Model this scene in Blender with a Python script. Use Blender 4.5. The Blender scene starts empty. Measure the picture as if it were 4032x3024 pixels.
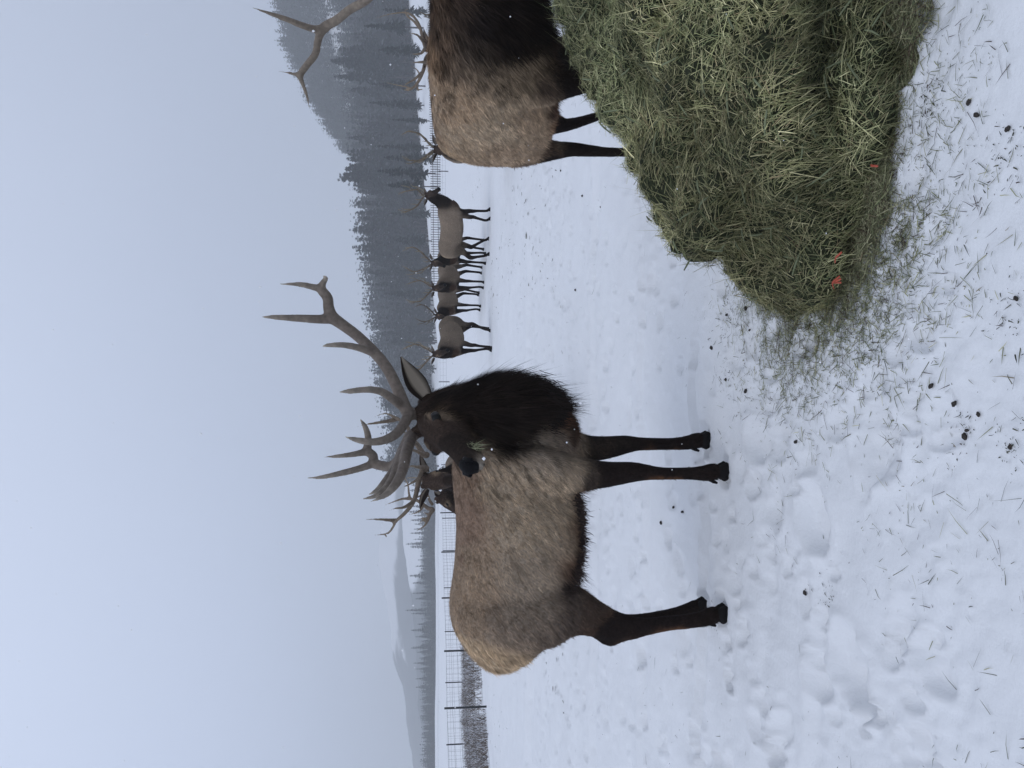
import bpy, math, random
import numpy as np
from mathutils import Vector, Matrix

# ---------------------------------------------------------------- camera, sky, sun, exposure
sc = bpy.context.scene
COL = sc.collection
H = 1.56                      # eye height of the photographer
FPX = 3028.0                  # focal length in pixels of the 4032 px wide frame
PITCH = math.atan(311 / FPX)
CP, SP = math.cos(PITCH), math.sin(PITCH)
cd = bpy.data.cameras.new('camera'); cam = bpy.data.objects.new('camera', cd); COL.objects.link(cam)
cd.sensor_width = 36; cd.lens = 36 * FPX / 4032; cd.clip_start = .05; cd.clip_end = 20000
_f = Vector((0, CP, -SP)); _u = Vector((0, SP, CP)); _r = Vector((1, 0, 0))
_m = Matrix((-_u, _r, -_f)).transposed().to_4x4(); _m.translation = (0, 0, H)   # phone held upright: picture lies on its side
cam.matrix_world = _m
sc.camera = cam

SUN_EL, SUN_AZ = math.radians(52), math.radians(215)
w = bpy.data.worlds.new('World'); sc.world = w; w.use_nodes = True
nt = w.node_tree; nt.nodes.clear()
def N(t, **k):
    n = nt.nodes.new(t)
    for a, b in k.items(): setattr(n, a, b)
    return n
out = N('ShaderNodeOutputWorld'); mix = N('ShaderNodeMixShader'); mix.inputs[0].default_value = .93
bg1 = N('ShaderNodeBackground'); bg1.inputs[1].default_value = .08
sky = N('ShaderNodeTexSky', sky_type='NISHITA', sun_disc=False); sky.sun_elevation = SUN_EL; sky.sun_rotation = SUN_AZ
nt.links.new(sky.outputs[0], bg1.inputs[0])
bg2 = N('ShaderNodeBackground'); bg2.inputs[1].default_value = 1.0
tc = N('ShaderNodeTexCoord'); sep = N('ShaderNodeSeparateXYZ'); nt.links.new(tc.outputs['Generated'], sep.inputs[0])
mr = N('ShaderNodeMapRange', interpolation_type='SMOOTHSTEP')      # overcast: brighter overhead
mr.inputs[1].default_value = -.05; mr.inputs[2].default_value = .8
nt.links.new(sep.outputs[2], mr.inputs[0])
c1 = N('ShaderNodeMix', data_type='RGBA'); c1.inputs[6].default_value = (.455, .525, .69, 1); c1.inputs[7].default_value = (.66, .74, .92, 1)
nt.links.new(mr.outputs[0], c1.inputs[0])
nz = N('ShaderNodeTexNoise'); nz.inputs['Scale'].default_value = 1.3; nz.inputs['Detail'].default_value = 3
nt.links.new(tc.outputs['Generated'], nz.inputs['Vector'])
m1 = N('ShaderNodeMath', operation='MULTIPLY_ADD'); m1.inputs[1].default_value = .16; m1.inputs[2].default_value = .92   # cloud mottling
nt.links.new(nz.outputs[0], m1.inputs[0])
m2 = N('ShaderNodeMath', operation='MULTIPLY_ADD'); m2.inputs[1].default_value = -.38; m2.inputs[2].default_value = 0   # heavier cloud towards +x
nt.links.new(sep.outputs[0], m2.inputs[0]); m3 = N('ShaderNodeMath', operation='ADD')
nt.links.new(m1.outputs[0], m3.inputs[0]); nt.links.new(m2.outputs[0], m3.inputs[1])
vm = N('ShaderNodeVectorMath', operation='SCALE'); nt.links.new(c1.outputs[2], vm.inputs[0]); nt.links.new(m3.outputs[0], vm.inputs['Scale'])
nt.links.new(vm.outputs[0], bg2.inputs[0])
nt.links.new(bg1.outputs[0], mix.inputs[1]); nt.links.new(bg2.outputs[0], mix.inputs[2]); nt.links.new(mix.outputs[0], out.inputs[0])

sd = bpy.data.lights.new('sun', 'SUN'); so = bpy.data.objects.new('sun', sd); COL.objects.link(so)
sd.energy = .5; sd.angle = math.radians(35); sd.color = (1, .97, .93)
so.rotation_euler = (math.pi / 2 - SUN_EL, 0, math.pi - SUN_AZ)
sc.view_settings.view_transform = 'Standard'; sc.view_settings.look = 'None'
sc.view_settings.exposure = 0.13; sc.view_settings.gamma = 1; sc.view_settings.use_curve_mapping = False
sc.cycles.volume_bounces = 1; sc.cycles.max_bounces = 6; sc.cycles.volume_max_steps = 64

# ---------------------------------------------------------------- helpers
rng = np.random.default_rng(7); random.seed(7)
def P(v, py, Y):
    "world point at depth Y seen at photo pixel (column v, row py)"
    xr = (1512 - py) / FPX; yd = (v - 2016) / FPX
    d = np.array((xr, CP - yd * SP, -SP - yd * CP))
    return d * (Y / d[1]) + np.array((0, 0, H))
def px(n, Y): return n * Y / FPX
def unit(a): a = np.asarray(a, float); return a / (np.linalg.norm(a, axis=-1, keepdims=True) + 1e-12)
def sstep(a, b, x): t = np.clip((x - a) / (b - a), 0, 1); return t * t * (3 - 2 * t)
def _h(ix, iy, iz, s):
    n = (ix.astype(np.int64) * 73856093) ^ (iy.astype(np.int64) * 19349663) ^ (iz.astype(np.int64) * 83492791) ^ (s * 2654435761)
    n = (n ^ (n >> 13)) * 1274126177 & 0x7fffffff
    n = (n ^ (n >> 16)) * 668265263 & 0x7fffffff
    return (n & 0xffff) / 65535.0
def vnoise(p, s=0):
    p = np.asarray(p, float); i = np.floor(p).astype(np.int64); f = p - i; f = f * f * (3 - 2 * f); r = 0
    for a in (0, 1):
        for b in (0, 1):
            for c in (0, 1):
                wt = (f[:, 0] if a else 1 - f[:, 0]) * (f[:, 1] if b else 1 - f[:, 1]) * (f[:, 2] if c else 1 - f[:, 2])
                r = r + wt * _h(i[:, 0] + a, i[:, 1] + b, i[:, 2] + c, s)
    return r
def fbm(p, o=4, s=0):
    r = 0; a = .5; p = np.asarray(p, float)
    for k in range(o): r = r + a * vnoise(p, s + k); a *= .5; p = p * 2.03 + 11.3
    return r / (1 - .5 ** o)
def p3(x, y, z=0): return np.stack([x, y, np.zeros_like(x) + z], 1)

def mesh(name, V, F, C=None, smooth=True):
    "V (n,3), F (m,k) one face size or a list of arrays"
    me = bpy.data.meshes.new(name); V = np.asarray(V, np.float32)
    Fs = [np.asarray(f, np.int32) for f in (F if isinstance(F, list) else [F]) if len(f)]
    me.vertices.add(len(V)); me.vertices.foreach_set('co', V.ravel())
    tot = np.concatenate([np.full(len(f), f.shape[1], np.int32) for f in Fs]); li = np.concatenate([f.ravel() for f in Fs])
    me.loops.add(len(li)); me.loops.foreach_set('vertex_index', li)
    me.polygons.add(len(tot)); st = np.concatenate([[0], np.cumsum(tot)[:-1]]).astype(np.int32)
    me.polygons.foreach_set('loop_start', st)
    try: me.polygons.foreach_set('loop_total', tot)
    except Exception: pass
    me.update(calc_edges=True); me.validate()
    me.polygons.foreach_set('use_smooth', np.full(len(me.polygons), smooth))
    if C is not None:
        a = me.color_attributes.new('Col', 'FLOAT_COLOR', 'POINT'); c = np.ones((len(V), 4), np.float32); c[:, :3] = C
        a.data.foreach_set('color', c.ravel())
    return me
def obj(name, me, mat=None, parent=None, loc=None, kind=None):
    o = bpy.data.objects.new(name, me); COL.objects.link(o)
    if mat is not None and me is not None and not me.materials: me.materials.append(mat)
    if parent is not None: o.parent = parent
    if loc is not None: o.location = loc
    if kind: o['kind'] = kind
    return o
def tag(o, label, cat, group=None):
    o['label'] = label; o['category'] = cat
    if group: o['group'] = group
    return o
def empty(name, loc, rz=0):
    o = bpy.data.objects.new(name, None); COL.objects.link(o); o.location = loc; o.rotation_euler = (0, 0, rz); o.empty_display_size = .2
    return o

class MB:
    "collects closed quad/tri pieces"
    def __init__(s): s.V = []; s.Q = []; s.T = []; s.C = []; s.n = 0
    def add(s, V, Q=None, T=None, C=None):
        s.V.append(np.asarray(V, float))
        if Q is not None and len(Q): s.Q.append(np.asarray(Q) + s.n)
        if T is not None and len(T): s.T.append(np.asarray(T) + s.n)
        if C is not None: s.C.append(np.broadcast_to(np.asarray(C, float), (len(V), 3)))
        s.n += len(V)
    def rings(s, R, C=None):
        "R (k,n,3) rings, capped"
        k, n = R.shape[:2]; V = np.concatenate([R.reshape(-1, 3), R[0].mean(0)[None], R[-1].mean(0)[None]])
        i = np.arange(k - 1)[:, None] * n; j = np.arange(n)[None]; j2 = (j + 1) % n
        Q = np.stack([i + j, i + j2, i + n + j2, i + n + j], -1).reshape(-1, 4)
        a = np.arange(n); b = (a + 1) % n; e = (k - 1) * n
        T = np.concatenate([np.stack([b, a, np.full(n, k * n)], 1), np.stack([e + a, e + b, np.full(n, k * n + 1)], 1)])
        if C is not None and np.ndim(C) == 2 and len(C) > 1: C = np.concatenate([np.repeat(C, n, 0), C[:1], C[-1:]])
        s.add(V, Q, T, C)
    def box(s, c, h, C=None, rot=0):
        V = np.array([(x, y, z) for x in (-1, 1) for y in (-1, 1) for z in (-1, 1)], float) * np.array(h)
        if rot: ca, sa = math.cos(rot), math.sin(rot); V = np.stack([V[:, 0] * ca - V[:, 1] * sa, V[:, 0] * sa + V[:, 1] * ca, V[:, 2]], 1)
        s.add(V + np.array(c), [(0, 1, 3, 2), (4, 6, 7, 5), (0, 4, 5, 1), (2, 3, 7, 6), (0, 2, 6, 4), (1, 5, 7, 3)], None, C)
    def get(s): return np.concatenate(s.V), [np.concatenate(x) for x in (s.Q, s.T) if x], (np.concatenate(s.C) if s.C else None)
    def mesh(s, name, smooth=True): V, F, C = s.get(); return mesh(name, V, F, C, smooth)

def cr(A, m):
    "Catmull-Rom resample rows of A, m steps per span"
    A = np.asarray(A, float)
    if len(A) < 3: return np.array([A[0] + (A[-1] - A[0]) * t for t in np.linspace(0, 1, m + 1)])
    B = np.concatenate([2 * A[:1] - A[1:2], A, 2 * A[-1:] - A[-2:-1]]); o = []
    for i in range(1, len(B) - 2):
        for t in np.arange(m) / m:
            p0, p1, p2, q3 = B[i - 1:i + 3]
            o.append(.5 * (2 * p1 + (p2 - p0) * t + (2 * p0 - 5 * p1 + 4 * p2 - q3) * t * t + (3 * p1 - p0 - 3 * p2 + q3) * t ** 3))
    o.append(A[-1]); return np.array(o)
def tube_rings(pts, side=(0, 1, 0), n=12, m=3, flat=1.0, rnd=True):
    "pts rows (x,y,z,r) or (x,y,z,ra,rb): ra along side, rb across"
    A = np.asarray(pts, float)
    if A.shape[1] == 4: A = np.concatenate([A, A[:, 3:4] * flat], 1)
    A = cr(A, m); A[:, 3:] = np.maximum(A[:, 3:], .0008)
    c = A[:, :3]; t = unit(np.gradient(c, axis=0)); S = np.array(side, float)
    b = unit(np.cross(t, S)); a = np.cross(b, t)
    if rnd:      # rounded ends
        def cap(i, sgn):
            o = []
            for q in (.45, .8):
                k = math.sqrt(1 - q * q); o.append((c[i] + sgn * t[i] * q * min(A[i, 3], A[i, 4]), a[i], b[i], A[i, 3] * k, A[i, 4] * k))
            return o
        L = cap(0, -1)[::-1] + [(c[i], a[i], b[i], A[i, 3], A[i, 4]) for i in range(len(A))] + cap(-1, 1)
    else: L = [(c[i], a[i], b[i], A[i, 3], A[i, 4]) for i in range(len(A))]
    th = np.linspace(0, 2 * math.pi, n, endpoint=False); ct, st = np.cos(th)[:, None], np.sin(th)[:, None]
    return np.array([C_ + ct * a_ * ra + st * b_ * rb for C_, a_, b_, ra, rb in L])
def remesh(mb, size, it=6):
    V, F, C = mb.get(); me = mesh('tmp', V, F); o = bpy.data.objects.new('tmp', me); COL.objects.link(o)
    r = o.modifiers.new('r', 'REMESH'); r.mode = 'VOXEL'; r.voxel_size = size
    s = o.modifiers.new('s', 'SMOOTH'); s.factor = .5; s.iterations = it
    dg = bpy.context.evaluated_depsgraph_get(); ev = o.evaluated_get(dg); m2 = ev.to_mesh()
    V = np.empty(len(m2.vertices) * 3, np.float32); m2.vertices.foreach_get('co', V); V = V.reshape(-1, 3).astype(float)
    m2.calc_loop_triangles(); T = np.empty(len(m2.loop_triangles) * 3, np.int32); m2.loop_triangles.foreach_get('vertices', T); T = T.reshape(-1, 3)
    ev.to_mesh_clear(); bpy.data.objects.remove(o); bpy.data.meshes.remove(me)
    return V, T
def vnormals(V, T):
    n = np.cross(V[T[:, 1]] - V[T[:, 0]], V[T[:, 2]] - V[T[:, 0]]); R = np.zeros_like(V)
    for k in range(3): np.add.at(R, T[:, k], n)
    return unit(R)
def cfield(pts, nodes, pw=7):
    "soft nearest-node colour field; nodes rows (x,y,z,r, R,G,B, hairlen)"
    nd = np.asarray(nodes, float); W = 0; A = 0
    for q in nd:
        d = np.linalg.norm(pts - q[:3], axis=1) / q[3]; wt = 1 / (d ** pw + 1e-4); W = W + wt; A = A + wt[:, None] * q[4:]
    return A / W[:, None]
def blades(root, d, nrm, L, wd, C, bend=None):
    "tapered 2-segment blades, 3 triangles each"
    s = unit(np.cross(d, nrm)); L = L[:, None]; wd = wd[:, None]
    if bend is None: bend = np.zeros_like(root)
    mid = root + d * L * .55 + bend * L * .25; tip = root + d * L + bend * L
    V = np.stack([root - s * wd * .5, root + s * wd * .5, mid + s * wd * .42, mid - s * wd * .42, tip], 1).reshape(-1, 3)
    i = np.arange(len(root))[:, None] * 5
    T = np.concatenate([i + np.array([[0, 1, 2]]), i + np.array([[0, 2, 3]]), i + np.array([[3, 2, 4]])])
    return V, T, np.repeat(C, 5, 0)
def scatter(V, T, n):
    a = np.linalg.norm(np.cross(V[T[:, 1]] - V[T[:, 0]], V[T[:, 2]] - V[T[:, 0]]), axis=1); k = rng.choice(len(T), n, p=a / a.sum())
    u, v = rng.random(n), rng.random(n); f = u + v > 1; u[f], v[f] = 1 - u[f], 1 - v[f]
    return k, np.stack([1 - u - v, u, v], 1)

# ---------------------------------------------------------------- materials
def mat(name, base=(.5, .5, .5), rough=.8, attr=False, noise=None, bump=None, spec=.3, tint=None, sheen=0):
    m = bpy.data.materials.new(name); m.use_nodes = True; t = m.node_tree; b = t.nodes['Principled BSDF']
    b.inputs['Roughness'].default_value = rough; b.inputs['Specular IOR Level'].default_value = spec
    if sheen: b.inputs['Sheen Weight'].default_value = sheen
    if attr:
        s = t.nodes.new('ShaderNodeAttribute'); s.attribute_name = 'Col'; src = s.outputs['Color']
    else:
        s = t.nodes.new('ShaderNodeRGB'); s.outputs[0].default_value = (*base, 1); src = s.outputs[0]
    co = t.nodes.new('ShaderNodeTexCoord')
    if noise:
        sc_, lo, hi = noise[:3]; n = t.nodes.new('ShaderNodeTexNoise'); n.inputs['Scale'].default_value = sc_; n.inputs['Detail'].default_value = 6
        mp = t.nodes.new('ShaderNodeMapping'); t.links.new(co.outputs['Object'], mp.inputs[0]); t.links.new(mp.outputs[0], n.inputs['Vector'])
        if len(noise) > 3: mp.inputs['Scale'].default_value = noise[3]
        r = t.nodes.new('ShaderNodeMapRange'); r.inputs[1].default_value = .3; r.inputs[2].default_value = .7; r.inputs[3].default_value = lo; r.inputs[4].default_value = hi
        t.links.new(n.outputs[0], r.inputs[0]); v = t.nodes.new('ShaderNodeVectorMath'); v.operation = 'SCALE'
        t.links.new(src, v.inputs[0]); t.links.new(r.outputs[0], v.inputs['Scale']); src = v.outputs[0]
    t.links.new(src, b.inputs['Base Color'])
    if bump:
        prev = None
        for sc_, st, dist in bump:
            n = t.nodes.new('ShaderNodeTexNoise'); n.inputs['Scale'].default_value = sc_; n.inputs['Detail'].default_value = 8
            t.links.new(co.outputs['Object'], n.inputs['Vector'])
            q = t.nodes.new('ShaderNodeBump'); q.inputs['Strength'].default_value = st; q.inputs['Distance'].default_value = dist
            t.links.new(n.outputs[0], q.inputs['Height'])
            if prev is not None: t.links.new(prev, q.inputs['Normal'])
            prev = q.outputs[0]
        t.links.new(prev, b.inputs['Normal'])
    return m
M_snow = mat('snow', (.77, .78, .795), .75, noise=(1.7, .97, 1.02), bump=[(9, .35, .02), (60, .35, .006), (260, .3, .002)], spec=.2)
M_coat = mat('coat', rough=.9, attr=True, noise=(70, .65, 1.3), bump=[(45, .5, .008), (160, .6, .004)], spec=.08)
M_fur = mat('fur', rough=.85, attr=True, spec=.08)
M_antler = mat('antler', rough=.65, attr=True, noise=(42, .74, 1.22), bump=[(60, .6, .004), (190, .5, .0015)], spec=.2)
M_horn = mat('hoof_horn', (.010, .009, .009), .7, spec=.12, bump=[(80, .3, .002)])
M_eye = mat('eye', (.003, .003, .003), .28, spec=.25)
M_nose = mat('nose_skin', (.006, .006, .007), .6, bump=[(220, .9, .004)], spec=.08)
M_hay = mat('hay', rough=.75, attr=True, spec=.2)
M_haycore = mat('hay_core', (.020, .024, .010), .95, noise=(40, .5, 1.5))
M_needle = mat('needles', rough=.9, attr=True, spec=.05)
M_bark = mat('bark', (.06, .05, .045), .9, noise=(3, .6, 1.4))
M_wood = mat('weathered_wood', (.07, .065, .062), .9, noise=(9, .6, 1.4))
M_metal = mat('post_steel', (.03, .033, .036), .6)
M_brush = mat('dry_brush', rough=.9, attr=True, spec=.05)
M_twine = mat('twine', (.42, .085, .05), .6, noise=(90, .7, 1.2))
M_dung = mat('dung', (.035, .029, .025), .7, bump=[(200, .5, .002)])
M_flake = mat('snowflake', (.9, .9, .92), .6)

# ---------------------------------------------------------------- ground
prints = []
rp = np.random.default_rng(21)
for k in range(1300):                                   # hoof prints, single and in trails
    y = 2.2 + 22 * rp.random() ** 1.15; x = (rp.random() * 2 - 1) * .56 * y
    prints.append((x, y, .030 + .045 * rp.random() ** 1.5, .7 + 1.2 * rp.random(), rp.random() * 3.14, .012 + .030 * rp.random()))
for tr in range(20):
    x, y = (rp.random() * 2 - 1) * 5, 4 + rp.random() * 9; a = rp.random() * .9 - .45 + (3.14 if rp.random() < .5 else 0)
    for s in range(14):
        x += .42 * math.cos(a) + .05 * rp.standard_normal(); y += .42 * math.sin(a) + .08 * rp.standard_normal(); a += .08 * rp.standard_normal()
        prints.append((x, y, .05, 1.3, a, .045))
prints += [(P(2955, 2300, 1)[0], 3.55, .09, 1.4, 1.2, .05), (-.55, 3.0, .1, 1.3, .4, .07), (-1.05, 2.75, .12, 1.2, .8, .05), (-.2, 2.55, .13, 1.0, .2, .05)]
def G(v, py):
    xr = (1512 - py) / FPX; yd = (v - 2016) / FPX; d = np.array((xr, CP - yd * SP, -SP - yd * CP)); q = d * (H / -d[2]); return q[0], q[1]
for q in (P(2828, 1852, 3.98), P(2772, 1733, 4.26), P(2825, 2412, 4.0), P(2755, 2388, 4.31), P(2560, 606, 5.32), P(2535, 405, 5.66), P(2770, 290, 4.57)): prints.append((q[0] + .01, q[1], .085, 1.15, 0, .035))
PR = np.array(prints)
def far_h(x, y):
    h = 9.5 * np.clip((x - 8) / 120, 0, 1.6) * sstep(100, 240, y)                       # open slope on the right
    return h
# crest tables: azimuth ratio x/y -> ground height of the wooded ridge
az1 = [-.14, -.1, -.04, .0, .05, .114, .2, .3, .41, .5, .7, 1.2]; hg1 = [0, 5, 9, 13, 16, 19, 23, 27, 32, 36, 42, 50]
az2 = [-2, .14, .24, .287, .3, .313, .33, .351, .368, .392, .416, .436, .452, .478, .5, .6, .8, 1.2]; hg2 = [0, 0, 34, 62, 74, 81, 90, 100, 107, 115, 124, 131, 132, 137, 141, 152, 165, 180]
def hill_h(x, y):
    a = x / np.maximum(y, 1)
    f = np.interp(a, az1, hg1) * sstep(235, 440, y) * (1 - .4 * sstep(455, 520, y))
    g = .715 * np.interp(a, az2, hg2) * sstep(400, 560, y)
    return np.maximum(np.maximum(f, g), far_h(x, y)) - .0 + (fbm(p3(x * .02, y * .02), 3, 5) - .5) * 5 * sstep(230, 330, y) * sstep(-.16, 0, a)
def ground_h(x, y):
    near = 1 - sstep(25, 60, np.hypot(x, y)); p = p3(x, y)
    h = (fbm(p * 1.1, 3, 1) - .5) * .07 * near + (fbm(p * .25, 3, 2) - .5) * .10 * (1 - sstep(60, 120, y)) * sstep(5, 9, y)
    h += (fbm(p * 5, 4, 3) - .5) * .034 * near + (fbm(p * 19, 3, 4) - .5) * .010 * near * (1 - sstep(6, 12, y))
    br = fbm(p * 2.6, 3, 14); cru = np.abs(fbm(p * 9, 3, 15) - .5) * 2; tr_ = sstep(.46, .62, br) * near
    h += tr_ * (cru - .25) * .020 + tr_ * (fbm(p * 34, 2, 16) - .5) * .012 * (1 - sstep(6, 14, y))
    # track edges: packed wheel lines running across
    wob = (fbm(p * np.array([1.2, .0, 0]) + 3, 3, 9) - .5) * .22
    for y0, d, s, x0, x1 in ((4.43, .035, .035, -3, .25), (3.08, .022, .04, -2.6, -.2), (3.55, .012, .06, -3, 2), (5.6, .02, .05, -4, 1.5), (7.4, .03, .08, -6, 5), (12.5, .05, .2, -9, 8)):
        dy = y - y0 - wob - .06 * np.sin(x * 1.7); m = sstep(x0 - .4, x0 + .4, x) * (1 - sstep(x1 - .4, x1 + .4, x))
        h += m * (d * .7 * np.exp(-((dy - s) / s) ** 2) - d * np.exp(-((dy + s * .6) / (s * 1.4)) ** 2))
    m = y < 40
    xx, yy = x[m], y[m]; hh = np.zeros_like(xx)
    order = np.argsort(yy); ys = yy[order]; xs = xx[order]; acc = np.zeros_like(xs)
    for (cx, cy, r, e, a, d) in PR:
        R = r * e * 2.6; i0, i1 = np.searchsorted(ys, cy - R), np.searchsorted(ys, cy + R)
        if i1 <= i0: continue
        dx, dy = xs[i0:i1] - cx, ys[i0:i1] - cy; ca, sa = math.cos(a), math.sin(a)
        q = ((dx * ca + dy * sa) / (r * e)) ** 2 + ((-dx * sa + dy * ca) / r) ** 2
        acc[i0:i1] += -d * np.exp(-q ** 3) + d * .28 * np.exp(-((np.sqrt(q) - 1.25) / .22) ** 2)
    hh[order] = acc; h[m] += hh
    # a low trough where the near tree line stands on the left
    h += -1.0 * sstep(150, 400, y) * (1 - sstep(-30, 60, x)) 
    return h + hill_h(x, y)
dense = np.radians(np.arange(-31, 31.01, .2)); coarse = np.radians(np.arange(35, 326, 5.0))
ang = np.concatenate([dense, coarse]); rr = [.35]
while rr[-1] < 45: rr.append(rr[-1] * 1.0095 + .0)
while rr[-1] < 1150: rr.append(rr[-1] * 1.03)
while rr[-1] < 7000: rr.append(rr[-1] * 1.25)
rr = np.array(rr); A_, R_ = np.meshgrid(ang, rr); gx, gy = (R_ * np.sin(A_)).ravel(), (R_ * np.cos(A_)).ravel()
gz = ground_h(gx, gy); nA, nR = len(ang), len(rr)
V = np.concatenate([np.stack([gx, gy, gz], 1), [[0, 0, 0]]])
i = (np.arange(nR - 1) * nA)[:, None]; j = np.arange(nA)[None]; j2 = (j + 1) % nA
Q = np.stack([i + j, i + nA + j, i + nA + j2, i + j2], -1).reshape(-1, 4)
j = np.arange(nA); T0 = np.stack([j, (j + 1) % nA, np.full(nA, nR * nA)], 1)
snow = obj('snow_field', mesh('snow_field', V, [Q, T0]), M_snow, kind='structure')
def gh(x, y): return float(ground_h(np.array([float(x)]), np.array([float(y)]))[0])

# distant hills, bare snow with dark woods on the lower flanks
m = bpy.data.materials.new('far_hillside'); m.use_nodes = True; t = m.node_tree; b = t.nodes['Principled BSDF']; b.inputs['Roughness'].default_value = .9
a = t.nodes.new('ShaderNodeAttribute'); a.attribute_name = 'Col'; t.links.new(a.outputs['Color'], b.inputs['Base Color']); M_far = m
def far_hill(y0, y1, az, hg, woods, seed, nx=420, ny=60):
    a = np.linspace(az[0], az[-1], nx); yy = np.linspace(y0, y1, ny); Aa, Yy = np.meshgrid(a, yy); x = (Aa * Yy).ravel(); y = Yy.ravel()
    t = (y - y0) / (y1 - y0); hh = np.interp(Aa.ravel(), az, hg); q = p3(x, y)
    prof = np.sin(np.clip(t * 1.35, 0, 1) * math.pi / 2) ** 1.3 * (1 - .35 * sstep(.75, 1, t))
    z = hh * prof * (.93 + .14 * fbm(q / 190, 4, seed)) + (fbm(q / 25, 3, seed + 3) - .5) * 6 * prof - 2
    n = fbm(q * np.array([1 / 260, 1 / 260, 0]) , 4, seed + 7); rel = z / (hh.max() + 1)
    wd = sstep(.47, .53, n + woods - rel * .75 + .06 * (fbm(q / 12, 2, seed + 1) - .5))
    C = np.array([.70, .71, .735])[None] * (1 - wd[:, None]) + np.array([.05, .06, .065])[None] * wd[:, None]
    i = (np.arange(ny - 1) * nx)[:, None]; j = np.arange(nx - 1)[None]
    Q = np.stack([i + j, i + j + 1, i + nx + j + 1, i + nx + j], -1).reshape(-1, 4)
    return obj('hill', mesh('hill', np.stack([x, y, z], 1), Q, C), M_far, kind='structure')
def zat(v, Y): return H + (1705 - v) / FPX * Y
az = [-.62, -.5, -.472, -.436, -.41, -.389, -.373, -.352, -.326, -.28, -.252, -.234, -.213, -.18, -.1, 0, .1]
sv = [1650, 1630, 1621, 1605, 1599, 1589, 1570, 1551, 1542, 1525, 1507, 1500, 1494, 1500, 1540, 1600, 1690]
far_hill(950, 1400, az, [zat(v, 1280) for v in sv], .52, 31)
sv2 = [1690, 1672, 1668, 1650, 1640, 1640, 1636, 1634, 1630, 1618, 1605, 1600, 1590, 1580, 1600, 1640, 1690]
far_hill(640, 900, az, [zat(v, 840) for v in sv2], .24, 57)

# ---------------------------------------------------------------- conifers
def conifer(seed, low=False, bare=.12, thin=1.0):
    "unit-height conifer; returns trunk MB, crown arrays"
    r = np.random.default_rng(seed); tk = MB()
    lean = r.normal(0, .012, 2)
    tk.rings(tube_rings([(0, 0, -.05, .014), (lean[0] * .3, lean[1] * .3, .3, .011), (lean[0], lean[1], .97, .002)], n=5, m=1, rnd=False))
    R, D, Nn, L, W, C = [], [], [], [], [], []
    lev = 17 if low else 32
    for k in range(lev):
        t = (k + r.random()) / lev; z = bare + (1 - bare) * t; rad = (.155 * (1 - t) ** .9 + .007) * (.7 + .6 * r.random()) * thin
        if t < .15: rad *= .5 + 3 * t
        nb = (5 if low else 9)
        for q in range(nb):
            if r.random() < .12: continue
            a = r.random() * 6.283; dr = np.array([math.cos(a), math.sin(a), -.25 - .35 * r.random() + .6 * t ** 2]); L_ = rad * (.65 + .6 * r.random())
            for s in range(1 if low else 3):
                f = s / 3; rt = np.array([lean[0] * z, lean[1] * z, z]) + dr * L_ * f * .8 + r.normal(0, .004, 3)
                d2 = unit(dr + r.normal(0, .35 if s else .1, 3)); sh = .7 + .6 * r.random()
                R.append(rt); D.append(d2); Nn.append(unit(np.array([-.0, 0, 1.]) + r.normal(0, .45, 3))); L.append(L_ * (1 if low else .62) * (1 if s else 1.2)); W.append((.055 if low else .036) * (.7 + .6 * r.random()))
                C.append(np.array([.022, .031, .028]) * sh if r.random() > .05 else np.array([.12, .13, .135]) * sh)
    R, D, Nn, L, W, C = map(np.array, (R, D, Nn, L, W, C)); V, T, C = blades(R, D, Nn, L, W, C, np.tile([0, 0, -.12], (len(R), 1)))
    return tk, V, T, C
protos = []
for s in range(7):
    tk, V, T, C = conifer(100 + s, bare=(.1, .16, .3, .08, .22, .12, .35)[s], thin=(1, .8, 1.15, .9, 1.2, .7, 1.0)[s])
    protos.append((tk.mesh('trunk'), mesh('crown', V, T, C, False)))
lows = [conifer(200 + s, True, bare=.06, thin=(1, .8, 1.2, .9, 1.1)[s]) for s in range(5)]
def tree(x, y, h, k, label, group):
    z = gh(x, y) - .2; e = empty('conifer_tree', (x, y, z), random.random() * 6.28); tag(e, label, 'tree', group)
    for nm, me, mt in (('trunk', protos[k][0], M_bark), ('crown', protos[k][1], M_needle)):
        o = obj(nm, me, mt, e); ws = h * (.85 + .4 * random.random()); o.scale = (ws, ws, h)
    return e
rt = np.random.default_rng(3); ntree = 0
# wood on the near slope: front rows are single trees
big = []
for k in range(5200):
    y = 205 + 285 * rt.random(); a = -.125 + .75 * rt.random(); x = a * y
    if rt.random() > (y / 500): continue
    if y < 222 + 62 * vnoise(np.array([[a * 22, y * .02, 0]]), 77)[0] + (60 if a < .05 else 0) and rt.random() > .012: continue
    big.append((y, x, 14 + 9 * rt.random()))
big.sort(); grp = 'conifers in the wood on the near slope'
cut = big[:175]
for y, x, h in cut:
    tree(x, y, h * (1.18 if x > 40 else .9), (2, 4, 6, 0, 3, 1, 5)[min(6, int(rt.random() * 9))], 'dark snow-dusted conifer in the dense wood on the slope behind the bulls', grp)
for a, y, h in ((.255, 150, 10), (.272, 158, 12), (.29, 165, 11), (.305, 190, 13), (.34, 176, 9), (.385, 186, 13), (.43, 170, 11), (.46, 182, 14), (.22, 196, 11), (.185, 200, 10), (.145, 205, 9), (.48, 168, 10), (.36, 196, 14)):
    tree(a * y, y, h, rt.integers(7), 'stray dark conifer standing on open snow below the edge of the wood', 'stray conifers below the edge of the wood')
restA = [b for b in big if b not in set(cut)]
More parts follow.
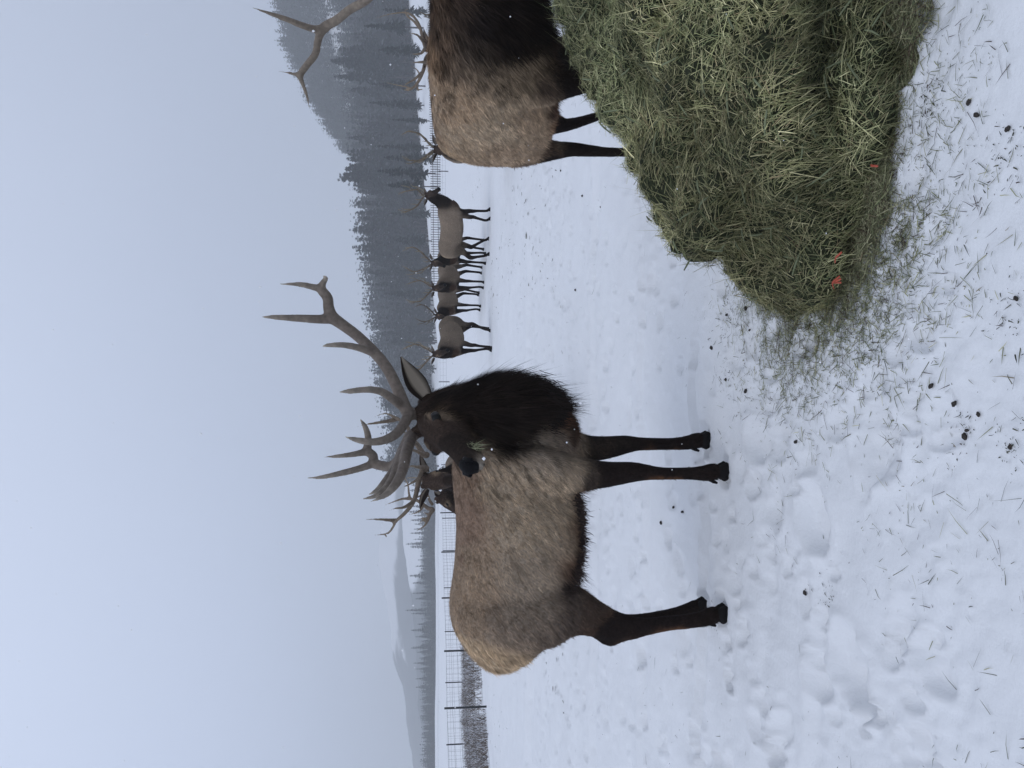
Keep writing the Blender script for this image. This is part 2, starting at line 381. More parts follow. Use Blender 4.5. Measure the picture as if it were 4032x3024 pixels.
# hazier ridge behind it
restB = []
for k in range(3600):
    y = 500 + 130 * rt.random(); a = .24 + .42 * rt.random(); restB.append((y, a * y, 11 + 8 * rt.random()))
def wood(name, pts, label, cat):
    Vs, Ts, Cs, n = [], [], [], 0; P_ = np.array(pts); zz = ground_h(P_[:, 1], P_[:, 0]) - .3
    for (y, x, h), z in zip(pts, zz):
        _, V, T, C = lows[rt.integers(5)]; a = rt.random() * 6.28; ca, sa = math.cos(a), math.sin(a); ws = h * (.9 + .5 * rt.random())
        Vs.append(np.stack([(V[:, 0] * ca - V[:, 1] * sa) * ws + x, (V[:, 0] * sa + V[:, 1] * ca) * ws + y, V[:, 2] * h + z], 1)); Ts.append(T + n); Cs.append(C * (.8 + .4 * rt.random())); n += len(V)
    o = obj(name, mesh(name, np.concatenate(Vs), np.concatenate(Ts), np.concatenate(Cs), False), M_needle, kind='stuff'); tag(o, label, cat); return o
wood('slope_forest', restA, 'dense dark conifer forest covering the slope behind the bulls', 'forest')
wood('ridge_forest', restB, 'hazy conifer forest on the higher ridge at the far right', 'forest')
# tree line across the flat on the left
gl = 'conifers in the tree line across the flat field'
tops = [(1905, 13), (1930, 15), (1952, 12), (1968, 14), (2010, 16), (2025, 13), (2044, 15), (2078, 13), (2095, 15), (2118, 13), (1990, 14), (2060, 12.5), (2135, 17), (2150, 15), (2200, 11), (2225, 12), (2262, 15), (2290, 14), (2330, 14), (2352, 12), (2395, 17.5), (2410, 14), (2450, 11), (2473, 14.5), (2500, 12), (2541, 14.5), (2560, 11), (2585, 10), (2604, 13), (2625, 12), (2664, 12), (2699, 12), (2720, 9), (2800, 8), (2860, 8), (2945, 9), (2990, 8)]
for py, h in tops:
    Y = 405 + 14 * random.random(); tree((1512 - py) / FPX * Y, Y, h * (1.0), random.choice((0, 1, 3, 5, 5)), 'tall hazy conifer standing out of the tree line across the flat field', 'tall conifers standing out of the tree line')
for k in range(95):
    Y = 400 + 30 * random.random(); py = 1780 + (k + random.random()) * 13.6; tree((1512 - py) / FPX * Y, Y, 5.5 + 3.5 * random.random(), random.choice((0, 2, 4, 3)), 'lower hazy conifer in the even part of the tree line across the flat field', gl)
restC = [(405 + 80 * rt.random(), 0, 6 + 4.5 * rt.random()) for k in range(1300)]
restC = [(y, (1512 - (1740 + 1400 * rt.random())) / FPX * y, h) for y, _, h in restC]
wood('valley_woods', restC, 'low bluish woods across the flat field at the left', 'woods')

# low snow berm across the flat
q = np.linspace(-330, 60, 200); mb = MB()
R = []
for x in q:
    hh = 1.3 + .5 * vnoise(np.array([[x * .05, 0, 0]]), 8)[0]; z0 = -1.1
    R.append([(x, 366, z0 - .4), (x, 369, z0 + hh * .7), (x, 372, z0 + hh), (x, 377, z0 + hh * .9), (x, 384, z0 - .4), (x, 376, z0 - .6)])
mb.rings(np.array(R)); obj('snow_berm', mb.mesh('snow_berm'), M_snow, kind='structure')

# small shed with a white roof
sx, sy = (1512 - 1446) / FPX * 330, 330.; z = gh(sx, sy)
sh = tag(empty('shed', (sx, sy, z)), 'small dark shed with a snow-covered flat roof near the far trees', 'shed')
mb = MB(); mb.box((0, 0, .9), (1.9, 1.3, .95)); obj('wall', mb.mesh('wall', False), M_wood, sh)
mb = MB(); mb.box((0, 0, 2.05), (2.3, 1.7, .18)); obj('roof', mb.mesh('roof', False), M_snow, sh)

# ---------------------------------------------------------------- fences
def post_bar(mb, x, y, z0, z1, r):
    mb.rings(tube_rings([(x, y, z0, r), (x, y, z1, r)], side=(0, 1, 0), n=6, m=1, rnd=False))
def fence(pts, hgt, r, wires, label, mt, name='wire_fence', mesh_step=.3, wr=.0032):
    x0, y0 = pts[0]; f = tag(empty(name, (x0, y0, gh(x0, y0))), label, 'fence'); z0 = gh(x0, y0)
    for k, (x, y) in enumerate(pts):
        mb = MB(); zz = gh(x, y) - z0; rk = r * (1 if k % 1 == 0 else .6)
        post_bar(mb, x - x0 + random.gauss(0, .01), y - y0, zz - .25, zz + hgt * (1 + .03 * random.random()), rk); obj('post', mb.mesh('post'), mt, f)
    mb = MB()
    for (a, b), (c, d) in zip(pts[:-1], pts[1:]):
        za, zc = gh(a, b) - z0, gh(c, d) - z0
        for hh in wires:
            mb.rings(tube_rings([(a - x0, b - y0, za + hh, wr), ((a + c) / 2 - x0, (b + d) / 2 - y0, (za + zc) / 2 + hh - .012, wr), (c - x0, d - y0, zc + hh, wr)], n=3, m=1, rnd=False))
        n = int(math.hypot(c - a, d - b) / mesh_step)
        for k in range(1, n):
            t = k / n; x, y, z = a + (c - a) * t - x0, b + (d - b) * t - y0, za + (zc - za) * t
            mb.rings(tube_rings([(x, y, z + wires[0], wr * .8), (x, y, z + wires[-1], wr * .8)], side=(0, 1, 0), n=3, m=1, rnd=False))
    o = obj('wire_mesh', mb.mesh('wire_mesh'), M_metal, f, kind='stuff'); return f
nearf = [(-9.9 + .226 * (Y - 19.4), Y) for Y in (17.3, 19.45, 22.1, 25.0, 28.4, 32.2, 36.4, 41, 46)]
fence(nearf, 1.19, .030, [.1, .25, .42, .6, .78, .98, 1.14], 'dark steel post and wire fence running away at the left edge of the field', M_metal)
mid = [(-17.5 + .42 * (Y - 31), Y) for Y in np.arange(31, 60, 3.4)]
fence(mid, .95, .028, [.15, .35, .55, .75, .9], 'thinner wire fence on short posts behind the frosty brush', M_metal)
far = [(x, 74 + .25 * x) for x in np.arange(-6, 46, 3.1)]
fence(far, 1.0, .05, [.3, .6, .9], 'wooden post fence crossing the field behind the row of bulls', M_wood, 'post_fence', .6, .006)
# tight picket corral at the foot of the slope
cp = [(x, 128 + .1 * x) for x in np.arange(16, 92, 8.)]
cf = tag(empty('corral_fence', (16, 129.6, 0)), 'grey corral fence of closely set upright pickets at the foot of the slope', 'fence'); mb = MB()
for x in np.arange(16, 84, .42):
    y = 128 + .1 * x; zz = gh(x, y); mb.box((x - 16, y - 129.6, zz + .8), (.05, .04, .85 + .15 * random.random()))
obj('picket', mb.mesh('picket', False), M_wood, cf, kind='stuff')
for hh in (.5, 1.3):
    mb = MB(); mb.rings(tube_rings([(x - 16, 128 + .1 * x - 129.65, gh(x, 128 + .1 * x) + hh, .05) for x in np.arange(16, 85, 6.)], side=(0, 0, 1), n=5, m=1)); obj('rail', mb.mesh('rail'), M_wood, cf)

# frosty brush between the two left fences
n = 26000; rb = np.random.default_rng(5)
y = 20.2 + 17 * rb.random(n) ** 1.2; xf = -9.9 + .226 * (y - 19.4) - .3; x = xf - rb.random(n) ** .8 * (5 + .12 * y)
keep = fbm(p3(x * .9, y * .9), 3, 41) > .40; x, y = x[keep], y[keep]; n = len(x)
root = np.stack([x, y, ground_h(x, y) - .02], 1); d = unit(np.stack([rb.normal(0, .35, n), rb.normal(0, .35, n), np.ones(n)], 1)); nr = unit(np.stack([rb.normal(0, .4, n), -np.ones(n), rb.normal(0, .2, n)], 1))
L = (.18 + .32 * rb.random(n)) * (.7 + .6 * fbm(p3(x * .6, y * .6), 2, 43)); cc = np.array([.14, .115, .095]) * (.5 + rb.random(n))[:, None]; fr = rb.random(n) < .35; cc[fr] = np.array([.62, .63, .66])
V, T, C = blades(root, d, nr, L, .008 + .012 * rb.random(n), cc, np.stack([rb.normal(0, .3, n), rb.normal(0, .3, n), -.15 * np.ones(n)], 1))
tag(obj('dry_brush', mesh('dry_brush', V, T, C, False), M_brush, kind='stuff'), 'frosted grey-brown brush and dry grass behind the left fence', 'brush')

# ---------------------------------------------------------------- elk
TAN = (.325, .24, .168); PALE = (.43, .34, .245); DARK = (.017, .0125, .0108); HEADC = (.062, .044, .035); LEG = (.018, .0125, .011)
RUMP = (.52, .395, .265); RUF = (.17, .080, .045); GREY = (.16, .125, .10); LEGB = (.13, .066, .036)
def ear(mb, base, tip, inner, width, cin=(.34, .29, .23), cout=(.055, .035, .026)):
    base, tip, inner = map(lambda a: np.asarray(a, float), (base, tip, inner)); ax = tip - base; L = np.linalg.norm(ax); ax /= L
    inner = unit(inner - ax * inner.dot(ax)); side = np.cross(ax, inner); R, Cc = [], []
    for t in np.linspace(0, 1, 10):
        wd = width * .5 * (.62 + .38 * math.sin(min(1, t / .35) * math.pi / 2) if t < .35 else 1 - ((t - .35) / .65) ** 1.5 * .98); wd = max(wd, .002)
        c = base + ax * L * t - inner * .012 * math.sin(t * math.pi); ring = []; cr_ = []
        for q in range(14):
            if q < 7: s = -1 + 2 * q / 6; off = -math.sqrt(max(0, 1 - s * s)) * wd * .55; cr_.append(cout)
            else: s = 1 - 2 * (q - 7) / 6; off = -math.sqrt(max(0, 1 - s * s)) * wd * .55 + .006 + .25 * wd * (1 - abs(s)) * .2; cr_.append(cin if -.22 < s < .93 else (.03, .022, .018))
            ring.append(c + side * s * wd + inner * off)
        R.append(ring); Cc.append(cr_)
    n0 = mb.n; mb.rings(np.array(R), np.zeros(3)); C = np.array(mb.C[-1]); C[:140] = np.array(Cc).reshape(-1, 3) * 1.0; C[140:] = cout; mb.C[-1] = C
def antler_mesh(name, lines, vox=None, base=(.15, .122, .10), tipc=(.42, .37, .30)):
    "lines: each a list of (x,y,z,r)"
    mb = MB(); nodes = []
    for ln in lines:
        mb.rings(tube_rings(ln, side=unit((.3, .9, .25)), n=9 if vox else 6, m=4 if vox else 2), np.zeros((1, 3)))
        k = len(ln)
        for i, q in enumerate(ln):
            t = min(1, max(0, (.030 - q[3]) / .026)) ** 2; nodes.append((*q[:3], q[3] + .01, *(np.array(base) * (1 - t) + np.array(tipc) * t), 0))
    if vox: V, T = remesh(mb, vox, 9 if vox < .01 else 4)
    else:
        V, F, _ = mb.get(); T = F
    C = np.array(cfield(V, nodes, 4)[:, :3]); C *= (.85 + .3 * fbm(V * 14, 3, 3))[:, None]
    return mesh(name, V, T, C)
def gen_antler(side, s=1.0, seed=0):
    r = np.random.default_rng(seed); j = lambda: r.normal(0, .02)
    B = [(0, .055, .05, .028), (-.06, .13, .16, .027), (-.2, .29, .33, .025), (-.36, .40, .52, .023), (-.48, .43, .74, .020), (-.55, .38, .92, .014), (-.55, .30, 1.08, .005)]
    X = [[(0, .07, .08, .02), (.12, .12, .10, .017), (.24, .14, .20, .011), (.28, .14, .32, .004)], [(-.03, .10, .13, .02), (.08, .2, .2, .015), (.16, .25, .32, .010), (.17, .25, .42, .004)],
         [(-.17, .27, .30, .02), (-.08, .36, .38, .014), (0, .40, .50, .010), (.02, .41, .60, .004)], [(-.36, .40, .52, .02), (-.30, .46, .66, .015), (-.2, .48, .82, .010), (-.14, .47, .95, .004)],
         [(-.48, .43, .74, .018), (-.60, .42, .84, .013), (-.70, .38, .98, .004)]]
    return [[((x + (j() if i else 0)) * s, (y + (j() if i else 0)) * s * side, z * s, rr_ * (.5 + .5 * s)) for i, (x, y, z, rr_) in enumerate(l)] for l in [B] + X]
def head_parts(mb, nodes, O, f, up, s=1.0, dark=HEADC, xs=1.0):
    "adds the skull to the body mesh; returns the frame"
    O = np.asarray(O, float); f = unit(f); l = unit(np.cross(up, f)); u = np.cross(f, l)
    W = lambda x, y, z: O + (f * x * xs + l * y + u * z) * s
    st = [(-.07, -.03, .06, .07), (-.02, -.03, .078, .095), (.05, -.045, .086, .115), (.12, -.062, .088, .118), (.19, -.068, .078, .104), (.26, -.074, .062, .088), (.33, -.082, .054, .076), (.40, -.088, .052, .070), (.455, -.091, .053, .066), (.495, -.090, .044, .052)]
    th = np.linspace(0, 2 * math.pi, 18, endpoint=False); R = []
    A = cr(st, 2)
    for x, zc, hw, hh in A:
        R.append([W(x, math.cos(q) * hw * (1 - .25 * max(0, -math.sin(q))), zc + math.sin(q) * hh) for q in th])
    mb.rings(np.array(R))
    for sg in (-1, 1):
        mb.rings(tube_rings([(*W(.09, sg * .066, .030), .026 * s), (*W(.15, sg * .078, .018), .022 * s), (*W(.19, sg * .070, -.005), .016 * s)], n=8))
        mb.rings(tube_rings([(*W(.0, sg * .045, .02), .034 * s), (*W(.01, sg * .052, .078), .031 * s)], n=8))       # pedicle
    for x, z, r, c, h in ((-.02, 0, .12, dark, .02), (.1, .03, .10, dark, .012), (.2, .0, .1, dark, .012), (.32, 0, .08, (.030, .022, .018), .008), (.12, -.13, .07, (.03, .021, .017), .02), (.42, -.03, .06, (.035, .025, .02), .006), (.50, -.08, .04, (.03, .022, .018), .004), (.43, -.155, .036, (.26, .21, .16), .006), (.36, -.155, .034, (.14, .105, .08), .008), (.47, -.145, .024, (.32, .28, .23), .005)):
        nodes.append((*W(x, 0, z), r * s, *c, h))
    for sg in (-1, 1):
        nodes.append((*W(.14, sg * .10, .045), .052 * s, .22, .16, .11, .004)); nodes.append((*W(.12, sg * .10, -.02), .050 * s, .22, .16, .11, .004)); nodes.append((*W(.155, sg * .10, -.03), .04 * s, .18, .13, .09, .004)); nodes.append((*W(.152, sg * .092, .006), .024 * s, .012, .010, .009, .001)); nodes.append((*W(.185, sg * .085, -.005), .016 * s, .015, .012, .010, .002))
    return W, f, l, u
def face_parts(root, W, o0, f, l, u, s, hi=True, er=.016):
    n = 14 if hi else 8
    for sg in (-1, 1):
        mb = MB(); c = W(.150, sg * .086, .006) - o0; mb.rings(tube_rings([(*(c - f * .012 * s), er * s), (*(c + f * .012 * s), er * s)], side=l, n=20, m=5)); obj('eye', mb.mesh('eye'), M_eye, root)
    mb = MB()
    mb.rings(tube_rings([(*(W(.478, 0, -.055) - o0), .034 * s, .028 * s), (*(W(.500, 0, -.068) - o0), .037 * s, .031 * s), (*(W(.503, 0, -.090) - o0), .029 * s, .023 * s)], side=l, n=n))
    for sg in (-1, 1): mb.rings(tube_rings([(*(W(.492, sg * .026, -.052) - o0), .013 * s), (*(W(.505, sg * .036, -.070) - o0), .012 * s)], side=l, n=8))
    obj('nose', mb.mesh('nose'), M_nose, root)
    for sg in (-1, 1):
        mb = MB(); mb.rings(tube_rings([(*(W(.488, sg * .030, -.050) - o0 + l * sg * .006), .0095 * s), (*(W(.500, sg * .034, -.064) - o0 + l * sg * .006), .006 * s)], side=l, n=6)); obj('nostril', mb.mesh('nostril'), M_eye, root)
def hooves(root, feet, o0=(0, 0, 0), fw=(1, 0, 0), s=1.0):
    for q in feet:
        q = np.asarray(q, float) - o0; f = unit((fw[0], fw[1], 0)); l = np.array([-f[1], f[0], 0]); mb = MB()
        for sg in (-1, 1):
            c = q + l * sg * .021 * s
            mb.rings(tube_rings([(*(c - f * .034 * s + (0, 0, .016 * s)), .018 * s, .022 * s), (*(c - f * .008 * s + (0, 0, .028 * s)), .022 * s, .040 * s), (*(c + f * .018 * s + (0, 0, .022 * s)), .021 * s, .032 * s), (*(c + f * .040 * s + (0, 0, .008 * s)), .014 * s, .016 * s)], side=l, n=9, m=2))
            d = q - f * .052 * s + l * sg * .020 * s + np.array([0, 0, .085 * s]); mb.rings(tube_rings([(*d, .012 * s), (*(d - f * .008 * s - (0, 0, .020 * s)), .008 * s)], side=l, n=6))
        obj('hoof', mb.mesh('hoof'), M_horn, root)
def finish(root, mb, nodes, o0, vox, smooth, comb, nfur, fw=.0026, fl=1.0, lift=.28, seed=1, warp=.05, streak=None):
    V, T = remesh(mb, vox, smooth); o0 = np.asarray(o0, float)
    wp = V + warp * (np.stack([vnoise(V * 6, 1), vnoise(V * 6, 2), vnoise(V * 6, 3)], 1) - .5) * 2
    A = cfield(wp, nodes); C = A[:, :3].copy(); HL = A[:, 3]
    C *= (.82 + .36 * fbm(V * np.array([9, 9, 5]), 4, 9))[:, None]
    if streak is not None: C = streak(V, C)
    nv = vnormals(V, T); obj('body', mesh('body', V - o0, T, C * .8), M_coat, root)
    if nfur:
        k, bc = scatter(V, T, nfur); f3 = lambda A_: (A_[T[k]] * bc[..., None]).sum(1)
        p = f3(V); n_ = unit(f3(nv)); c = f3(C); hl = f3(HL[:, None])[:, 0]; d = comb(p); d = unit(d - n_ * (d * n_).sum(1, keepdims=True))
        # locks: neighbouring hairs share a direction
        ck = np.stack([vnoise(p * 38, 11), vnoise(p * 38, 12), vnoise(p * 38, 13)], 1) - .5
        d = unit(d + ck * .7 + rng.normal(0, .12, p.shape)); d = unit(d * (1 - lift) + n_ * lift * (.5 + rng.random((len(p), 1))))
        g_ = rng.random(len(p)) < .10; L = hl * fl * (.6 + .7 * rng.random(len(p))) * np.where(g_, 1.7, 1.0); cl = fbm(p * 55, 2, 15)
        part = np.abs(fbm(np.stack([(p[:, 2] * .8 - p[:, 0] * .6) * 30, p[:, 1] * 9, (p[:, 0] * .8 + p[:, 2] * .6) * 8], 1), 3, 19) - .5) * 2
        c = c * (.72 + .42 * sstep(.02, .22, part))[:, None] * np.where(g_, np.where(rng.random(len(p)) < .5, .7, 1.3), 1.0)[:, None]
        c = c * np.array([1.05, 1.0, .94]) * (.66 + .58 * rng.random((len(p), 1))) * (.7 + .6 * cl)[:, None]
        Vb, Tb, Cb = blades(p - o0 - n_ * .002, d, n_, L, fw * (.6 + .8 * rng.random(len(p))) * (1 + 6 * np.minimum(hl, .1)), c, np.tile([0, 0, -.25], (len(p), 1)))
        obj('coat', mesh('coat', Vb, Tb, Cb, True), M_fur, root, kind='stuff')

# ---- the big bull, standing broadside, head turned back to the camera
YA = 4.10
oA = np.array([P(2800, 2150, YA)[0], YA, 0.]); SA = np.array([0, 1., 0])
mb = MB(); nodes = []
def secs(L, side, n=26, m=3, Y=None):
    "L rows (py, vtop, vbot, half width, Y) -> upright sections"
    A = []
    for py, vt, vb, w_, Yy in L:
        a, b = P(vt, py, Yy), P(vb, py, Yy); c = (a + b) / 2; A.append((*c, w_, (a[2] - b[2]) / 2))
    A = cr(A, m); th = np.linspace(0, 2 * math.pi, n, endpoint=False); R = []
    for x, y, z, w_, h_ in A:
        R.append([np.array([x, y, z]) + np.array(side) * math.copysign(abs(math.cos(q)) ** .9, math.cos(q)) * w_ + np.array([0, 0, 1]) * math.copysign(abs(math.sin(q)) ** .9, math.sin(q)) * h_ for q in th])
    return np.array(R)
mb.rings(secs([(2634, 1925, 1985, .06, 4.12), (2612, 1893, 2040, .13, 4.12), (2560, 1846, 2110, .20, 4.12), (2500, 1802, 2165, .245, 4.12), (2440, 1776, 2205, .27, 4.12), (2360, 1768, 2232, .285, 4.11), (2260, 1783, 2258, .31, 4.1), (2150, 1793, 2276, .33, 4.1), (2050, 1795, 2280, .33, 4.1), (1950, 1787, 2276, .31, 4.1), (1860, 1780, 2272, .285, 4.1), (1770, 1790, 2268, .26, 4.1), (1700, 1830, 2272, .22, 4.1), (1640, 1900, 2255, .17, 4.1), (1596, 1980, 2210, .11, 4.1)], (0, 1, 0)))
def leg(L, side=(0, 1, 0), dr=.9, n=14):
    "L rows (v, pyc, halfwidth px, Y, depth radius or None)"
    A = []
    for v, pc, hw, Yy, dr_ in L:
        c = P(v, pc, Yy); r = px(hw, Yy); A.append((*c, dr_ if dr_ else r * dr, r))
    return tube_rings(A, side=side, n=n, m=3)
# shoulder and thigh masses
mb.rings(leg([(1930, 1830, 85, 3.90, .10), (2080, 1845, 96, 3.86, .11), (2210, 1862, 82, 3.89, .10), (2330, 1868, 60, 3.95, .075)]))
mb.rings(leg([(1880, 2430, 85, 3.95, .12), (2010, 2440, 132, 3.89, .13), (2140, 2425, 128, 3.90, .12), (2240, 2405, 108, 3.96, .10), (2330, 2432, 76, 3.98, .075), (2400, 2462, 66, 4.0, .055), (2476, 2472, 52, 4.0, .045), (2540, 2468, 37, 4.0, .040), (2620, 2456, 31, 4.0, .036), (2700, 2447, 30, 4.0, .036), (2760, 2438, 32, 4.0, .041), (2795, 2427, 36, 4.0, .046), (2810, 2421, 36, 4.0, .044)]))
mb.rings(leg([(2340, 2488, 22, 4.0, .02), (2398, 2527, 20, 4.0, .022), (2450, 2510, 18, 4.0, .02)]))          # point of the hock
mb.rings(leg([(2100, 2420, 120, 4.24, .11), (2240, 2400, 100, 4.24, .10), (2330, 2425, 66, 4.25, .07), (2400, 2452, 52, 4.26, .05), (2476, 2455, 38, 4.27, .04), (2560, 2440, 30, 4.28, .036), (2660, 2418, 28, 4.29, .036), (2715, 2400, 29, 4.3, .04), (2738, 2390, 30, 4.31, .042)]))
mb.rings(leg([(2280, 1868, 70, 3.95, .085), (2388, 1868, 53, 3.96, .065), (2485, 1859, 43, 3.97, .052), (2549, 1860, 33, 3.98, .042), (2600, 1864, 27, 3.98, .036), (2700, 1864, 26, 3.98, .034), (2760, 1864, 31, 3.98, .040), (2795, 1860, 36, 3.98, .046), (2812, 1857, 36, 3.98, .044)]))
mb.rings(leg([(2200, 1740, 75, 4.2, .09), (2295, 1765, 57, 4.22, .08), (2380, 1763, 48, 4.23, .062), (2464, 1750, 38, 4.24, .05), (2510, 1748, 29, 4.25, .04), (2570, 1748, 26, 4.26, .035), (2640, 1748, 25, 4.26, .034), (2700, 1744, 29, 4.26, .039), (2738, 1736, 33, 4.26, .045), (2756, 1733, 33, 4.26, .043)]))
# neck and hanging mane
mb.rings(leg([(2075, 1800, 150, 4.08, .22), (1990, 1720, 140, 4.04, .20), (1900, 1650, 120, 4.0, .17), (1800, 1612, 100, 3.98, .14), (1700, 1610, 66, 3.98, .1)]))
mb.rings(leg([(2175, 1606, 30, 3.97, .08), (2120, 1596, 74, 3.95, .14), (2050, 1598, 118, 3.93, .18), (1980, 1604, 136, 3.92, .19), (1900, 1612, 128, 3.91, .17), (1820, 1618, 104, 3.9, .14), (1740, 1622, 78, 3.9, .11), (1690, 1628, 58, 3.9, .08)]))
# head
OA = P(1694, 1657, 3.90); fA = unit((-.32, -.925, -.185))
W, f_, l_, u_ = head_parts(mb, nodes, OA, fA, (-.04, -.16, 1), 1.0, xs=1.14)
def nd(v, py, Y, r, c, h): nodes.append((*P(v, py, Y), r, *c, h))
for v, py, r, c, h in ((1900, 2610, .16, RUMP, .03), (1985, 2610, .12, RUMP, .03), (1840, 2560, .07, RUMP, .022), (1805, 2500, .045, (.36, .25, .16), .02), (1850, 2380, .2, TAN, .018), (1850, 2200, .2, TAN, .018), (1830, 2060, .2, (.29, .20, .145), .018), (1840, 1900, .16, (.30, .21, .15), .02), (1800, 2200, .1, (.26, .175, .125), .018),
        (1990, 2420, .17, (.22, .175, .14), .02), (2090, 2490, .12, GREY, .022), (2150, 2440, .12, (.13, .10, .082), .022), (2000, 2230, .2, (.31, .25, .19), .02), (2000, 2080, .2, PALE, .02), (1980, 1930, .2, PALE, .024), (2100, 1960, .2, PALE, .024), (2080, 1800, .16, (.37, .31, .25), .03), (1960, 1830, .12, (.34, .28, .22), .03), (2180, 1790, .09, (.25, .20, .16), .03), (2150, 1900, .1, PALE, .026),
        (2210, 2200, .09, (.20, .13, .09), .024), (2210, 2060, .09, (.19, .12, .08), .024), (2190, 1970, .06, RUF, .024), (2275, 2150, .055, (.045, .028, .02), .075), (2280, 2030, .055, (.035, .022, .018), .06), (2280, 1950, .05, RUF, .04), (2260, 2240, .06, (.03, .02, .018), .085),
        (2240, 2330, .06, (.06, .045, .038), .018), (2250, 2400, .09, (.10, .075, .06), .018), (2330, 2420, .08, (.07, .048, .036), .014), (2340, 2480, .05, (.055, .035, .025), .012), (2420, 2470, .08, LEG, .010), (2420, 2540, .04, LEG, .01), (2380, 2420, .04, (.12, .07, .045), .01), (2540, 2470, .06, LEG, .008), (2640, 2440, .06, LEG, .008), (2740, 2430, .06, LEG, .012), (2790, 2440, .05, LEG, .016),
        (2210, 1870, .07, (.10, .08, .066), .018), (2290, 1880, .08, (.045, .033, .028), .014), (2400, 1868, .09, LEG, .010), (2500, 1860, .07, LEG, .008), (2620, 1862, .07, LEG, .007), (2740, 1864, .06, LEG, .010), (2800, 1860, .06, LEG, .014),
        (2200, 1640, .07, RUF, .03), (2260, 1690, .08, (.075, .042, .028), .028), (2230, 1730, .06, (.07, .045, .032), .028), (2180, 1600, .04, (.04, .025, .018), .035)):
    nd(v, py, 3.95 if py > 1780 else 3.98, r, c, h)
    if py > 1780: nd(v, py, 4.26, r, c, h)
for v, py, r, h in ((2330, 1762, .08, .012), (2450, 1752, .07, .009), (2600, 1748, .07, .008), (2720, 1742, .06, .01)): nd(v, py, 4.26, r, LEG, h)
for v, py, r, h in ((1760, 1590, .08, .03), (1830, 1590, .12, .05), (1900, 1620, .14, .065), (1920, 1540, .1, .075), (1980, 1600, .15, .08), (1990, 1510, .1, .085), (2060, 1580, .15, .09), (2120, 1560, .11, .10), (2150, 1600, .09, .10), (1960, 1700, .09, .06), (1860, 1700, .07, .04), (2060, 1690, .07, .06)):
    nd(v, py, 3.84, r, DARK, h); nd(v, py, 4.02, r, DARK, h)
nd(1790, 1580, 3.84, .06, (.050, .036, .029), .03); nd(1830, 1650, 3.8, .06, (.045, .033, .027), .03); nd(1760, 1560, 3.86, .06, (.055, .038, .03), .03); nd(1740, 1560, 3.95, .08, (.04, .028, .022), .025)
for L_ in ([(v, 1896, 3.98) for v in range(2560, 2800, 30)], [(2400 + i * 25, 1806 - i * 5, 4.26) for i in range(5)], [(v, 1778, 4.26) for v in range(2540, 2740, 30)], [(2440 + i * 30, 2528 - i * 5.5, 4.0) for i in range(11)], [(2300, 2520, 3.98), (2260, 2300, 3.98), (2300, 2350, 3.98)]):
    for v, py, Y in L_: nd(v, py, Y, .026, LEGB, .012)
nd(1890, 1735, 3.72, .028, (.20, .155, .115), .012)
def combA(p):
    bk = sstep(-.38, -.62, p[:, 0])           # body: hair lies backwards and down; mane: straight down
    nk = (1 - sstep(P(2000, 1760, 3.95)[0], P(2000, 1690, 3.95)[0], p[:, 0])); up_ = sstep(.55, .75, p[:, 2])
    b = np.stack([-.9 * np.ones(len(p)), np.zeros(len(p)), -.55 * np.ones(len(p))], 1); d = np.stack([-.05 + 0 * p[:, 0], 0 * p[:, 0], -1 + 0 * p[:, 0]], 1)
    q = (nk * up_)[:, None]; return unit(b * q + d * (1 - q))
def streakA(V, C):
    m = sstep(P(0, 2120, 3.9)[0], P(0, 1850, 3.9)[0], V[:, 0]) * sstep(.85, 1.0, V[:, 2]) * (C[:, 0] > .12)
    s = sstep(.60, .70, fbm(np.stack([(V[:, 2] * .88 - V[:, 0] * .47) * 75, V[:, 1] * 6, (V[:, 0] * .88 + V[:, 2] * .47) * 17], 1), 2, 61))
    C = C * (1 - .7 * (m * s)[:, None])
    return C
elkA = tag(empty('bull_elk', oA), 'large bull elk standing broadside in front, head turned back with hay at its mouth', 'elk')
finish(elkA, mb, nodes, oA, .011, 7, combA, 150000, fw=.0022, fl=1.0, seed=1, streak=streakA)
def fringe(root, o0, rows, n, L, spread, col, name='belly_hair'):
    q = cr(np.array([[*P(v, py, Y)] for v, py, Y in rows]), 12); k = rng.integers(0, len(q), n); p = q[k] + rng.normal(0, 1, (n, 3)) * spread
    d = unit(np.stack([rng.normal(-.35, .16, n), rng.normal(0, .2, n), -np.ones(n)], 1)); c = np.array(col) * (.5 + rng.random((n, 1)))
    ln = L * (.4 + .9 * vnoise(p * 16, 44)) * (.6 + .5 * rng.random(n)); V, T, C = blades(p - o0, d, np.tile([0, -1., 0], (n, 1)), ln, .002 + .0015 * rng.random(n), c, rng.normal(0, .12, (n, 3)))
    obj(name, mesh(name, V, T, C), M_fur, root, kind='stuff')
fringe(elkA, oA, [(2252, 1950, 4.0), (2262, 2030, 4.05), (2264, 2100, 4.08), (2256, 2170, 4.08), (2242, 2235, 4.06), (2215, 2290, 4.06)], 9000, .042, (.02, .09, .012), (.030, .021, .018))
fringe(elkA, oA, [(2100, 1530, 3.93), (2150, 1560, 3.93), (2175, 1600, 3.95), (2150, 1650, 3.95)], 5000, .085, (.03, .07, .02), (.018, .014, .013), 'mane_hair')
face_parts(elkA, W, oA, f_, l_, u_, 1.0, er=.0235)
hooves(elkA, [(*P(2828, 1856, 3.98)[:2], -.004), (*P(2772, 1733, 4.26)[:2], -.004), (*P(2825, 2416, 4.0)[:2], -.004), (*P(2755, 2388, 4.31)[:2], -.002)], oA, (1, -.05, 0), .96)
mb = MB(); ear(mb, P(1678, 1562, 3.93) - oA, P(1577, 1405, 3.90) - oA, (.25, -.85, -.55), .125); obj('ear', mb.mesh('ear'), M_fur, elkA)
